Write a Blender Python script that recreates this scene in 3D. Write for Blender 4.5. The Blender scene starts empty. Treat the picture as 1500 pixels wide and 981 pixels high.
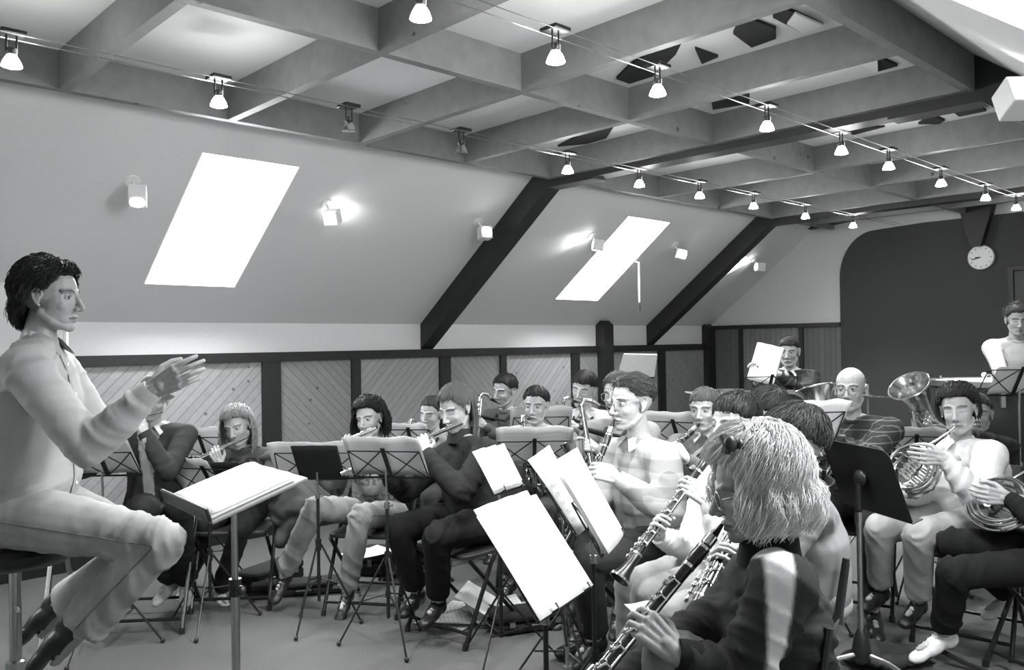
import bpy, math, random
import numpy as np
from mathutils import Vector as V, Matrix, noise
random.seed(7)
C = bpy.context.scene.collection
PI = math.pi
R_ = math.radians
# ------------------------------------------------------------------ camera
F_, YAW, PITCH, ROLL, PX, PY = 1231.4571, R_(43.69), .0098, .0146, 750., 490.5
EYE = V((0, 0, 1.5))
cy, sy, cp, sp = math.cos(YAW), math.sin(YAW), math.cos(PITCH), math.sin(PITCH)
FWD = V((sy*cp, cy*cp, sp)); RGT = V((cy, -sy, 0)); UPV = RGT.cross(FWD)
cr, sr = math.cos(ROLL), math.sin(ROLL)
UPZ = V((0, 0, 1))
def ray(u, v):
    a = (u-PX)/F_; b = -(v-PY)/F_
    return FWD + (cr*a+sr*b)*RGT + (-sr*a+cr*b)*UPV
def U(u, v, d): return EYE + ray(u, v)*d
def UP(u, v, p, n):
    r = ray(u, v); n = V(n); return EYE + r*((V(p)-EYE).dot(n)/r.dot(n))
BCK = V((-sy, -cy, 0))
def face(a): a = R_(a); return math.cos(a)*BCK + math.sin(a)*RGT      # 0 looks at the viewer, 90 to the right
def left(f): return UPZ.cross(f).normalized()
def rotz(f): return math.atan2(-f.x, f.y)
cam = bpy.data.cameras.new('camera'); co = bpy.data.objects.new('camera', cam); C.objects.link(co)
cam.sensor_width = 36; cam.lens = F_/1500*36; cam.clip_start = .05
xr = (cr*RGT - sr*UPV); yr = (sr*RGT + cr*UPV)
# a direction with screen offset (a,b) is FWD + (cr a + sr b) R + (-sr a + cr b) U
co.matrix_world = Matrix(((xr.x, yr.x, -FWD.x, 0), (xr.y, yr.y, -FWD.y, 0), (xr.z, yr.z, -FWD.z, 1.5), (0, 0, 0, 1)))
bpy.context.scene.camera = co
# ------------------------------------------------------------------ materials
MATS = {}
def nt(name):
    m = bpy.data.materials.new(name); m.use_nodes = True; t = m.node_tree
    return m, t, t.nodes, t.links, t.nodes['Principled BSDF']
def math_(t, op, a, b=None, c=None):
    n = t.nodes.new('ShaderNodeMath'); n.operation = op
    for i, x in enumerate((a, b, c)):
        if x is None: continue
        if isinstance(x, (int, float)): n.inputs[i].default_value = x
        else: t.links.new(x, n.inputs[i])
    return n.outputs[0]
def grey(t, fac):   # float -> slightly cool print grey colour
    c = t.nodes.new('ShaderNodeCombineColor'); 
    t.links.new(math_(t, 'MULTIPLY', fac, .985), c.inputs[0]); t.links.new(fac, c.inputs[1]); t.links.new(math_(t, 'MULTIPLY', fac, .99), c.inputs[2])
    return c.outputs[0]
def coords(t, kind='Object'):
    return t.nodes.new('ShaderNodeTexCoord').outputs[kind]
def noi(t, vec, scale, detail=3, stretch=None):
    if stretch:
        mp = t.nodes.new('ShaderNodeMapping'); mp.inputs['Scale'].default_value = stretch; t.links.new(vec, mp.inputs[0]); vec = mp.outputs[0]
    n = t.nodes.new('ShaderNodeTexNoise'); n.inputs['Scale'].default_value = scale; n.inputs['Detail'].default_value = detail
    t.links.new(vec, n.inputs['Vector']); return n.outputs[0]
def bump(t, b, h, strength, dist=.01):
    n = t.nodes.new('ShaderNodeBump'); n.inputs['Strength'].default_value = strength; n.inputs['Distance'].default_value = dist
    t.links.new(h, n.inputs['Height']); t.links.new(n.outputs[0], b.inputs['Normal'])
def mat(name, val, rough=.6, metal=0., amp=.15, scale=20., bmp=.1, stretch=None, tone=False, bdist=.004):
    if name in MATS: return MATS[name]
    m, t, N, L, b = nt(name)
    o = coords(t); n = noi(t, o, scale, 4, stretch)
    f = math_(t, 'MULTIPLY_ADD', n, amp*2*val, val*(1-amp))
    if tone:
        a = N.new('ShaderNodeAttribute'); a.attribute_name = 'tone'; f = math_(t, 'MULTIPLY', f, a.outputs['Fac'])
    L.new(grey(t, f), b.inputs['Base Color'])
    b.inputs['Roughness'].default_value = rough; b.inputs['Metallic'].default_value = metal
    if bmp: bump(t, b, n, bmp, bdist)
    MATS[name] = m; return m
def cloth(val, kind='plain'):
    k = 'cloth_%s_%d' % (kind, round(val*1000))
    if k in MATS: return MATS[k]
    m, t, N, L, b = nt(k); o = coords(t)
    n = noi(t, o, 9, 5); fine = noi(t, o, 700, 1)
    f = math_(t, 'MULTIPLY_ADD', n, .3*val, val*.85)
    if kind == 'denim':
        w = noi(t, o, 5, 3); f = math_(t, 'MULTIPLY', f, math_(t, 'MULTIPLY_ADD', w, 1.5, .25))
    if kind in ('plaid', 'check'):
        s = N.new('ShaderNodeSeparateXYZ'); L.new(o, s.inputs[0])
        q = math_(t, 'MULTIPLY', math_(t, 'ADD', s.outputs[0], s.outputs[1]), .7)
        per = .055 if kind == 'plaid' else .11
        def line(x): return math_(t, 'LESS_THAN', math_(t, 'FRACT', math_(t, 'DIVIDE', math_(t, 'ADD', x, 50), per)), .12 if kind == 'plaid' else .5)
        ln = math_(t, 'ADD', line(q), line(s.outputs[2]))
        f = math_(t, 'MULTIPLY', f, math_(t, 'MULTIPLY_ADD', ln, 2.6 if kind == 'plaid' else -.22, 1))
    if kind == 'banded':
        s = N.new('ShaderNodeSeparateXYZ'); L.new(o, s.inputs[0])
        v = N.new('ShaderNodeTexVoronoi'); v.inputs['Scale'].default_value = 38; L.new(o, v.inputs['Vector'])
        bd = math_(t, 'LESS_THAN', math_(t, 'FRACT', math_(t, 'DIVIDE', s.outputs[2], .1)), .45)
        f = math_(t, 'MULTIPLY', f, math_(t, 'SUBTRACT', 1, math_(t, 'MULTIPLY', bd, math_(t, 'MULTIPLY', math_(t, 'GREATER_THAN', v.outputs[0], .45), .55))))
    a = N.new('ShaderNodeAttribute'); a.attribute_name = 'tone'; f = math_(t, 'MULTIPLY', f, a.outputs['Fac'])
    L.new(grey(t, f), b.inputs['Base Color']); b.inputs['Roughness'].default_value = .9
    b.inputs['Specular IOR Level'].default_value = .15
    h = math_(t, 'ADD', math_(t, 'MULTIPLY', n, 4.), math_(t, 'MULTIPLY', fine, 1.))
    bump(t, b, h, .35, .003); MATS[k] = m; return m
def wood(name, val, scale=1., knots=True, stretch=(1, 1, 1), rough=.6):
    if name in MATS: return MATS[name]
    m, t, N, L, b = nt(name); o = coords(t)
    g = noi(t, o, 14*scale, 5, stretch); f = math_(t, 'MULTIPLY_ADD', g, .5*val, val*.75)
    if knots:
        v = N.new('ShaderNodeTexVoronoi'); v.inputs['Scale'].default_value = 4.2; L.new(o, v.inputs['Vector'])
        kn = math_(t, 'LESS_THAN', math_(t, 'ADD', v.outputs[0], math_(t, 'MULTIPLY', g, .04)), .085)
        f = math_(t, 'MULTIPLY', f, math_(t, 'SUBTRACT', 1, math_(t, 'MULTIPLY', kn, .65)))
    L.new(grey(t, f), b.inputs['Base Color']); b.inputs['Roughness'].default_value = rough
    bump(t, b, g, .15, .003); MATS[name] = m; return m
def planks(name, val, dx, dz, per=.058):
    """boarding: grooves perpendicular to the direction (dx along the wall, dz up)"""
    if name in MATS: return MATS[name]
    m, t, N, L, b = nt(name); o = coords(t)
    s = N.new('ShaderNodeSeparateXYZ'); L.new(o, s.inputs[0])
    al = math_(t, 'ADD', s.outputs[0], s.outputs[1])
    q = math_(t, 'ADD', math_(t, 'MULTIPLY', al, dx), math_(t, 'MULTIPLY', s.outputs[2], dz))
    q = math_(t, 'DIVIDE', math_(t, 'ADD', q, 40), per)
    fr = math_(t, 'FRACT', q); gr = math_(t, 'LESS_THAN', fr, .09)
    wn = N.new('ShaderNodeTexWhiteNoise'); wn.noise_dimensions = '1D'; L.new(math_(t, 'FLOOR', q), wn.inputs['W'])
    g = noi(t, o, 30, 4)
    f = math_(t, 'MULTIPLY_ADD', wn.outputs[0], .14*val, val*.8)
    f = math_(t, 'ADD', f, math_(t, 'MULTIPLY', g, .3*val))
    v = N.new('ShaderNodeTexVoronoi'); v.inputs['Scale'].default_value = 7; L.new(o, v.inputs['Vector'])
    kn = math_(t, 'LESS_THAN', v.outputs[0], .09)
    f = math_(t, 'MULTIPLY', f, math_(t, 'SUBTRACT', 1, math_(t, 'MULTIPLY', kn, .6)))
    f = math_(t, 'MULTIPLY', f, math_(t, 'SUBTRACT', 1, math_(t, 'MULTIPLY', gr, .45)))
    L.new(grey(t, f), b.inputs['Base Color']); b.inputs['Roughness'].default_value = .6
    bump(t, b, math_(t, 'SUBTRACT', 1, gr), .6, .006); MATS[name] = m; return m
def emit(name, val, strength):
    if name in MATS: return MATS[name]
    m, t, N, L, b = nt(name); b.inputs['Base Color'].default_value = (val, val, val, 1)
    b.inputs['Emission Color'].default_value = (1, 1, 1, 1); b.inputs['Emission Strength'].default_value = strength
    MATS[name] = m; return m
def glassmat():
    if 'glass' in MATS: return MATS['glass']
    m = bpy.data.materials.new('clear_glass'); m.use_nodes = True; t = m.node_tree; N = t.nodes
    N.remove(N['Principled BSDF']); tr = N.new('ShaderNodeBsdfTransparent'); gl = N.new('ShaderNodeBsdfGlossy'); gl.inputs['Roughness'].default_value = .03
    mx = N.new('ShaderNodeMixShader'); mx.inputs[0].default_value = .06
    t.links.new(tr.outputs[0], mx.inputs[1]); t.links.new(gl.outputs[0], mx.inputs[2]); t.links.new(mx.outputs[0], N['Material Output'].inputs[0])
    MATS['glass'] = m; return m
def sheetmat(kind='back'):
    k = 'paper_' + kind
    if k in MATS: return MATS[k]
    m, t, N, L, b = nt(k); g = coords(t, 'UV')
    s = N.new('ShaderNodeSeparateXYZ'); L.new(g, s.inputs[0])
    z = math_(t, 'FRACT', math_(t, 'MULTIPLY', s.outputs[1], 9.))
    instaff = math_(t, 'MULTIPLY', math_(t, 'GREATER_THAN', z, .25), math_(t, 'LESS_THAN', z, .72))
    ln = math_(t, 'LESS_THAN', math_(t, 'FRACT', math_(t, 'MULTIPLY', z, 10.)), .35)
    marg = math_(t, 'LESS_THAN', math_(t, 'ABSOLUTE', math_(t, 'SUBTRACT', math_(t, 'FRACT', math_(t, 'MULTIPLY', s.outputs[0], 2.)), .5)), .42)
    v = N.new('ShaderNodeTexVoronoi'); v.inputs['Scale'].default_value = 1
    mp = N.new('ShaderNodeMapping'); mp.inputs['Scale'].default_value = (55, 34, 1); L.new(g, mp.inputs[0]); L.new(mp.outputs[0], v.inputs['Vector'])
    nts = math_(t, 'LESS_THAN', v.outputs[0], .3)
    ink = math_(t, 'MULTIPLY', math_(t, 'MULTIPLY', instaff, marg), math_(t, 'MINIMUM', math_(t, 'ADD', math_(t, 'MULTIPLY', ln, .6), nts), 1.))
    dens = {'back': .1, 'print': .75, 'blank': 0., 'thin': .32}[kind]; base = {'back': .62, 'print': .7, 'blank': .9, 'thin': .6}[kind]
    f = math_(t, 'MULTIPLY', math_(t, 'SUBTRACT', 1, math_(t, 'MULTIPLY', ink, dens)), base)
    L.new(grey(t, f), b.inputs['Base Color']); b.inputs['Roughness'].default_value = .8
    tr = N.new('ShaderNodeBsdfTranslucent'); tr.inputs[0].default_value = (.8, .8, .8, 1)
    mx = N.new('ShaderNodeMixShader'); mx.inputs[0].default_value = .25
    L.new(b.outputs[0], mx.inputs[1]); L.new(tr.outputs[0], mx.inputs[2]); L.new(mx.outputs[0], N['Material Output'].inputs[0])
    MATS[k] = m; return m
M_plaster = mat('painted_plaster', .70, .9, amp=.05, scale=60, bmp=.08)
M_white = mat('white_paint', .8, .7, amp=.04, scale=30, bmp=.05)
M_panel = mat('ceiling_board', .72, .95, amp=.06, scale=90, bmp=.1)
M_dark = mat('dark_stained_timber', .016, .55, amp=.3, scale=15, bmp=.1)
M_darkwall = mat('dark_fabric_wall', .055, .95, amp=.25, scale=160, bmp=.5)
M_wood = wood('pine_beam', .19)
M_wood2 = wood('pine_light', .4)
M_carpet = mat('grey_carpet', .10, 1, amp=.6, scale=170, bmp=.6)
M_black = mat('black_paint', .012, .4, amp=.2, scale=40, bmp=.02)
M_blackm = mat('black_metal', .02, .35, .4, amp=.2, scale=40, bmp=0)
M_blackcloth = mat('black_fabric', .014, .95, amp=.3, scale=80, bmp=.3)
M_grey = mat('grey_vinyl', .028, .5, amp=.2, scale=30, bmp=.1)
M_steel = mat('brushed_steel', .45, .3, 1, amp=.1, scale=50, bmp=0)
M_chrome = mat('silver_plate', .8, .16, 1, amp=.05, scale=50, bmp=0)
M_brass = mat('lacquered_brass', .55, .2, 1, amp=.1, scale=30, bmp=0)
M_ebony = mat('black_grenadilla', .01, .3, amp=.2, scale=40, bmp=0)
M_plast = mat('white_plastic', .8, .4, amp=.03, scale=30, bmp=0)
M_bulb = emit('lamp_glow', .9, 60)
M_glow = emit('lamp_face', .9, 25)
def skinmat(v):
    k = 'skin_%d' % round(v*100)
    if k not in MATS:
        m = mat(k, v, .5, amp=.06, scale=60, bmp=.12, tone=True, bdist=.0008)
        m.node_tree.nodes['Principled BSDF'].inputs['Subsurface Weight'].default_value = .1
        m.node_tree.nodes['Principled BSDF'].inputs['Subsurface Radius'].default_value = (.006, .006, .006)
    return MATS[k]
def hairmat(v):
    k = 'hair_%d' % round(v*1000)
    if k not in MATS: mat(k, v, .55, amp=.45, scale=60, bmp=0, stretch=(1, 1, .15)).node_tree.nodes['Principled BSDF'].inputs['Specular IOR Level'].default_value = .22
    return MATS[k]
# ------------------------------------------------------------------ mesh builder
class MB:
    def __init__(s): s.v = []; s.f = []
    def add(s, vs, fs):
        n = len(s.v); s.v += [V(p) for p in vs]; s.f += [tuple(i+n for i in f) for f in fs]; return s
    def box(s, p0, p1, bas=None, org=None):
        x0, y0, z0 = p0; x1, y1, z1 = p1
        vs = [V((x, y, z)) for z in (z0, z1) for y in (y0, y1) for x in (x0, x1)]
        if bas: vs = [(org or V((0, 0, 0))) + bas[0]*p.x + bas[1]*p.y + bas[2]*p.z for p in vs]
        return s.add(vs, [(0, 2, 3, 1), (4, 5, 7, 6), (0, 1, 5, 4), (2, 6, 7, 3), (0, 4, 6, 2), (1, 3, 7, 5)])
    def rbox(s, p0, p1, r=.01, bas=None, org=None):
        """box with its vertical edges rounded"""
        x0, y0, z0 = p0; x1, y1, z1 = p1; pts = []
        for cx_, cy_, a0 in ((x1-r, y1-r, 0), (x0+r, y1-r, 90), (x0+r, y0+r, 180), (x1-r, y0+r, 270)):
            for k in range(4):
                a = R_(a0+30*k); pts.append((cx_+r*math.cos(a), cy_+r*math.sin(a)))
        vs = [V((x, y, z0)) for x, y in pts] + [V((x, y, z1)) for x, y in pts]
        if bas: vs = [(org or V((0, 0, 0))) + bas[0]*p.x + bas[1]*p.y + bas[2]*p.z for p in vs]
        n = len(pts)
        return s.add(vs, [tuple(range(n))[::-1], tuple(range(n, 2*n))] + [(i, (i+1) % n, n+(i+1) % n, n+i) for i in range(n)])
    def prism(s, poly, off):
        poly = [V(p) for p in poly]; off = V(off); n = len(poly)
        return s.add(poly + [p+off for p in poly], [tuple(range(n))[::-1], tuple(range(n, 2*n))] + [(i, (i+1) % n, n+(i+1) % n, n+i) for i in range(n)])
    def tube(s, pts, r, seg=8, rx=None, xdir=None, cap=True):
        pts = [V(p) for p in pts]; n = len(pts)
        rs = [r]*n if isinstance(r, (int, float)) else list(r)
        rx = rs if rx is None else rx
        x = V(xdir) if xdir is not None else None; vs = []
        for i, p in enumerate(pts):
            t = (pts[min(i+1, n-1)] - pts[max(i-1, 0)])
            t = t.normalized() if t.length > 1e-9 else V((0, 0, 1))
            if x is None: x = t.orthogonal()
            x = (x - t*x.dot(t)); x = x.normalized() if x.length > 1e-6 else t.orthogonal().normalized()
            y = t.cross(x)
            for k in range(seg):
                a = 2*PI*k/seg; vs.append(p + x*(math.cos(a)*rx[i]) + y*(math.sin(a)*rs[i]))
            if xdir is not None: x = V(xdir)
        fs = [(i*seg+k, i*seg+(k+1) % seg, (i+1)*seg+(k+1) % seg, (i+1)*seg+k) for i in range(n-1) for k in range(seg)]
        if cap: fs += [tuple(range(seg))[::-1], tuple(range((n-1)*seg, n*seg))]
        return s.add(vs, fs)
    def ell(s, c, r, bas=None, seg=14, rings=10):
        c = V(c); r = (r, r, r) if isinstance(r, (int, float)) else r
        b = bas or (V((1, 0, 0)), V((0, 1, 0)), V((0, 0, 1)))
        vs = [c + b[2]*r[2]]
        for j in range(1, rings):
            th = PI*j/rings
            for k in range(seg):
                a = 2*PI*k/seg
                vs.append(c + b[0]*(r[0]*math.sin(th)*math.cos(a)) + b[1]*(r[1]*math.sin(th)*math.sin(a)) + b[2]*(r[2]*math.cos(th)))
        vs.append(c - b[2]*r[2]); n = len(vs)-1
        fs = [(0, 1+k, 1+(k+1) % seg) for k in range(seg)]
        for j in range(rings-2):
            o = 1+j*seg
            fs += [(o+k, o+seg+k, o+seg+(k+1) % seg, o+(k+1) % seg) for k in range(seg)]
        o = 1+(rings-2)*seg; fs += [(o+k, n, o+(k+1) % seg) for k in range(seg)]
        return s.add(vs, fs)
    def caps(s, a, b, ra, rb, seg=12):
        a = V(a); b = V(b); t = (b-a); L = t.length
        if L < 1e-6: return s.ell(a, ra)
        s.tube([a, b], [ra, rb], seg); s.ell(a, ra, seg=seg, rings=8); s.ell(b, rb, seg=seg, rings=8); return s
    def lathe(s, prof, base, axis, seg=24):
        base = V(base); t = V(axis).normalized(); x = t.orthogonal().normalized(); y = t.cross(x); n = len(prof); vs = []
        for r, h in prof:
            for k in range(seg):
                a = 2*PI*k/seg; vs.append(base + t*h + x*(r*math.cos(a)) + y*(r*math.sin(a)))
        fs = [(i*seg+k, i*seg+(k+1) % seg, (i+1)*seg+(k+1) % seg, (i+1)*seg+k) for i in range(n-1) for k in range(seg)]
        return s.add(vs, fs)
    def ring(s, c, axis, R, r, seg=24, sub=6, a0=0, a1=2*PI, x=None):
        c = V(c); t = V(axis).normalized(); x = V(x) if x is not None else t.orthogonal().normalized(); x = (x-t*x.dot(t)).normalized(); y = t.cross(x)
        pts = [c + x*(R*math.cos(a0+(a1-a0)*k/seg)) + y*(R*math.sin(a0+(a1-a0)*k/seg)) for k in range(seg+1)]
        return s.tube(pts, r, sub)
    def build(s, name, m, parent=None, world=False, smooth=True, bevel=0, org=None):
        me = bpy.data.meshes.new(name)
        o3 = V(org) if org is not None else (parent.location if (parent and world) else V((0, 0, 0)))
        if world and parent and parent.parent: o3 = V(parent['_o'])
        me.from_pydata([tuple(p-o3) for p in s.v], [], s.f); me.update()
        o = bpy.data.objects.new(name, me); C.objects.link(o); me.materials.append(m)
        if smooth:
            me.shade_smooth()
            try: me.set_sharp_from_angle(angle=R_(42))
            except Exception: pass
        if m.name.split('_')[0] in ('cloth', 'skin', 'shoe'):
            ca = me.color_attributes.new('tone', 'FLOAT_COLOR', 'POINT'); ca.data.foreach_set('color', [1.]*4*len(me.vertices))
        if parent: o.parent = parent
        elif org is not None: o.location = o3
        if bevel:
            bv = o.modifiers.new('bevel', 'BEVEL'); bv.width = bevel; bv.segments = 2; bv.limit_method = 'ANGLE'
        return o
def tag(o, label=None, cat=None, group=None, kind=None):
    if label: o['label'] = label
    if cat: o['category'] = cat
    if group: o['group'] = group
    if kind: o['kind'] = kind
    return o
def empty(name, loc, rz=0, label=None, cat=None, group=None):
    o = bpy.data.objects.new(name, None); C.objects.link(o); o.location = loc; o.rotation_euler = (0, 0, rz)
    o.empty_display_size = .1
    return tag(o, label, cat, group)
def copy_tree(o, parent=None):
    c = o.copy(); C.objects.link(c); c.parent = parent
    for ch in o.children: copy_tree(ch, c)
    return c
def remesh(mb, vox, smooth=2, fac=.5):
    me = bpy.data.meshes.new('t'); me.from_pydata([tuple(p) for p in mb.v], [], mb.f)
    o = bpy.data.objects.new('t', me); C.objects.link(o)
    r = o.modifiers.new('r', 'REMESH'); r.mode = 'VOXEL'; r.voxel_size = vox; r.adaptivity = 0
    if smooth:
        q = o.modifiers.new('s', 'SMOOTH'); q.iterations = smooth; q.factor = fac
    dg = bpy.context.evaluated_depsgraph_get(); dg.update()
    n = bpy.data.meshes.new_from_object(o.evaluated_get(dg))
    nv = len(n.vertices); vs = np.empty(nv*3, np.float32); n.vertices.foreach_get('co', vs); vs = vs.reshape(-1, 3)
    no = np.empty(nv*3, np.float32); n.vertices.foreach_get('normal', no); no = no.reshape(-1, 3)
    fs = [tuple(p.vertices) for p in n.polygons]
    bpy.data.objects.remove(o); bpy.data.meshes.remove(me); bpy.data.meshes.remove(n)
    return vs.astype(float), no.astype(float), fs
def meshobj(name, vs, fs, m, parent, org, tone=None):
    me = bpy.data.meshes.new(name); me.from_pydata((np.asarray(vs)-np.array(org)).tolist(), [], fs); me.update()
    me.shade_smooth(); me.materials.append(m)
    a = me.color_attributes.new('tone', 'FLOAT_COLOR', 'POINT')
    tn = np.ones(len(vs)) if tone is None else np.asarray(tone, float)
    a.data.foreach_set('color', np.stack([tn, tn, tn, np.ones(len(vs))], 1).astype(np.float32).ravel())
    o = bpy.data.objects.new(name, me); C.objects.link(o); o.parent = parent
    return o
def wrinkle(vs, no, amp, freq, seed=0, dirn=None):
    out = vs.copy(); sd = V((seed, seed*2.3, seed*.7))
    for i in range(len(vs)):
        p = V(vs[i]); w = noise.noise_vector(p*4.5+sd)*.06
        q = (p+w); q = V((q.x*freq, q.y*freq, q.z*freq*.75))+sd
        a = noise.noise(q); b = noise.noise(q*2.3+V((5, 5, 5)))
        h = 1.1-2.6*math.sqrt(abs(a)+.004)
        out[i] += no[i]*(amp*(-h*.9 - .1 + b*.5))
    return out
# ------------------------------------------------------------------ room
ZT, ZR, D, L_, YN, YB, ZB = 1.689, 1.456, 6.229, 9.5745, -.17, -.2, 2.78
XB = -2.4
def struct(mb, name, m, **k):
    o = mb.build(name, m, **k); o['kind'] = 'structure'; return o
struct(MB().box((XB-.15, -.4, -.1), (L_+.2, D+.2, 0)), 'floor', M_carpet, smooth=False)
struct(MB().box((XB-.15, D, 0), (L_+.15, D+.12, ZT+.01)), 'wall_left', M_white, smooth=False)
struct(MB().box((XB-.15, -.35, 0), (L_+.15, -.2, ZT+.01)), 'wall_near', M_white, smooth=False)
struct(MB().box((XB-.15, -.2, 0), (XB, D, 3.1)), 'wall_back', M_plaster, smooth=False)
struct(MB().box((L_, -.2, 0), (L_+.15, D, 3.1)), 'wall_right', M_plaster, smooth=False)
A0, B0 = V((0, D, ZT)), V((0, 4.55, 2.97)); A1, B1 = V((0, -.2, ZT)), V((0, 1.48, 2.97))
SKY = [(-1.95, -1.28), (2.148, 2.816), (6.245, 6.92)]
T0, T1 = .194, .775
def slope(A, B, name, flip):
    e = B-A; n = V((1, 0, 0)).cross(e).normalized(); n = n if n.z > 0 else -n
    mb = MB(); th = n*.14
    def q(x0, x1, t0, t1): mb.prism([A+e*t0+V((x0, 0, 0)), A+e*t0+V((x1, 0, 0)), A+e*t1+V((x1, 0, 0)), A+e*t1+V((x0, 0, 0))], th)
    q(XB-.1, L_+.1, -.03, T0); q(XB-.1, L_+.1, T1, 1.05)
    xs = [XB-.1] + [x for s_ in (SKY if A is A0 else SKY[1:2]) for x in s_] + [L_+.1]
    for i in range(0, len(xs), 2): q(xs[i], xs[i+1], T0, T1)
    struct(mb, name, M_plaster, smooth=False)
    return e, n
eL, nL = slope(A0, B0, 'ceiling_slope_left', 0)
eN, nN = slope(A1, B1, 'ceiling_slope_near', 1)
k = 0
for A, e, n in ((A0, eL, nL), (A1, eN, nN)):
    for x0, x1 in (SKY if A is A0 else SKY[1:2]):
        k += 1
        w = empty('window_%d' % k, A+e*T0+V((x0, 0, 0))); w['kind'] = 'structure'
        def P(x, t, h): return A+e*t+V((x, 0, 0))+n*h
        f = MB()
        for (xa, xb, ta, tb) in ((x0-.0, x0+.012, T0, T1), (x1-.012, x1, T0, T1), (x0+.012, x1-.012, T0, T0+.006), (x0+.012, x1-.012, T1-.006, T1)):
            f.prism([P(xa, ta, .0), P(xb, ta, .0), P(xb, tb, .0), P(xa, tb, .0)], n*.03)
        f.build('window_frame', M_plast, w, world=True, smooth=False)
        MB().prism([P(x0+.012, T0+.006, .012), P(x1-.012, T0+.006, .012), P(x1-.012, T1-.006, .012), P(x0+.012, T1-.006, .012)], n*.006).build('window_pane', glassmat(), w, world=True, smooth=False)
        ld = bpy.data.lights.new('skylight_portal', 'AREA'); ld.shape = 'RECTANGLE'; ld.size = x1-x0; ld.size_y = e.length*(T1-T0); ld.cycles.is_portal = True
        lo = bpy.data.objects.new('skylight_portal', ld); C.objects.link(lo); lo.location = P((x0+x1)/2, (T0+T1)/2, .16)
        zz = n; xx = V((1, 0, 0)); yy = zz.cross(xx)
        m3 = Matrix((xx, yy, zz)).transposed(); lo.rotation_euler = m3.to_euler()
# ceiling boards above the timber grid, roof shell over them
struct(MB().box((XB-.1, 1.4, 2.97), (L_+.1, 4.65, 3.05)), 'ceiling', M_panel, smooth=False)
LB = [4.5, 3.03, 1.53]   # long beams
k = 0
for y in LB:
    segs = ((XB, 4.775), (4.92, 8.2), (8.34, L_-.02))
    for a, b in segs:
        k += 1; struct(MB().box((a, y, 2.7805), (b, y+(.05 if y > 2 else -.05), 2.97)), 'trim_%d' % k, M_wood, smooth=False)
X0, MX = 1.2445, .8703
cross = [X0+i*MX for i in range(-4, 5)] + [4.925, 6.12, 7.12, 8.12, 8.36, 8.95]
for x in cross:
    k += 1; mb = MB()
    mb.box((x, 3.08, 2.78), (x+.05, 4.5, 2.969)); mb.box((x, 1.53, 2.78), (x+.05, 3.03, 2.969))
    struct(mb, 'trim_%d' % k, M_wood, smooth=False)
# dark rafters and tie beams
def slopeY(A, e, z): return A.y + e.y*(z-A.z)/e.z
for x0, x1 in ((4.775, 4.92), (8.2, 8.34)):
    k += 1; mb = MB(); oz = .27
    for (A, e) in ((A0, eL), (A1, eN)):
        sgn = 1 if A.y > 3 else -1
        yt = slopeY(A, e, 2.97); yi = slopeY(A, e, 2.97+oz*1.0)
        poly = [(x0, A.y, ZR), (x0, A.y, ZT), (x0, yt, 2.97), (x0, 4.1 if sgn > 0 else 1.93, 2.97), (x0, 4.1 if sgn > 0 else 1.93, 2.72), (x0, slopeY(A, e, 2.72+.23), 2.72)]
        mb.prism(poly, (x1-x0, 0, 0))
    mb.box((x0, 1.93, 2.735), (x1, 4.1, 2.97))
    struct(mb, 'trim_%d' % k, M_dark, smooth=False)
# truss with arched haunches on the end wall
ex = L_-.14; prof = [(4.85, 2.97), (4.78, 2.8), (4.2, 2.86), (3.9, 2.885), (3.5, 2.88), (3.1, 2.85), (3.07, 2.70), (3.0, 2.43), (2.9, 2.43), (2.82, 2.7), (2.78, 2.85), (2.4, 2.88), (2.0, 2.885), (1.6, 2.85), (1.2, 2.8), (1.2, 2.97)]
k += 1; struct(MB().prism([(ex, y, z) for y, z in prof], (.12, 0, 0)), 'trim_%d' % k, M_dark, smooth=False)
# left wall framing: rail, posts, boarded panels
k += 1; struct(MB().box((XB, D-.05, ZR-.075), (L_, D-.0, ZR)), 'trim_%d' % k, M_dark, smooth=False)
k += 1; struct(MB().box((XB, D-.04, 0), (L_, D, .12)), 'baseboard_left', M_dark, smooth=False)
posts = [(-1.2, -1.06), (.1, .24), (1.5, 1.6), (3.17, 3.33), (4.0, 4.09), (4.97, 5.1), (5.75, 5.83), (6.81, 6.94), (7.26, 7.42), (8.38, 8.52), (9.38, 9.54)]
for a, b in posts:
    k += 1; tall = a in (7.26, 9.38)
    mb = MB().prism([(a, D-.045, .12), (a, D-.045, ZR-.07), (b, D-.045, ZR-.07), (b, D-.045, .12)], (0, .045, 0))
    if tall:
        mb = MB().prism([(a, D, .12), (a, D-.13, .12), (a, D-.13, 1.69), (a, D-.03, 1.77), (a, D, 1.76)], (b-a, 0, 0)) if a < 9 else MB().prism([(a, D, .12), (a, D-.1, .12), (a, D-.1, 1.66), (a, D, 1.73)], (b-a, 0, 0))
    struct(mb, 'trim_%d' % k, M_dark, smooth=False)
edges = [XB] + [x for p in posts for x in p] + [L_]
pl = [planks('boards_falling', .28, .7071, .7071), planks('boards_rising', .36, .7071, -.7071)]
j = 0
for i in range(0, len(edges)-1, 2):
    a, b = edges[i], edges[i+1]
    if b-a < .05: continue
    k += 1; struct(MB().box((a, D-.02, .12), (b, D+.0, ZR-.07)), 'trim_%d' % k, pl[j % 2], smooth=False); j += 1
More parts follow.
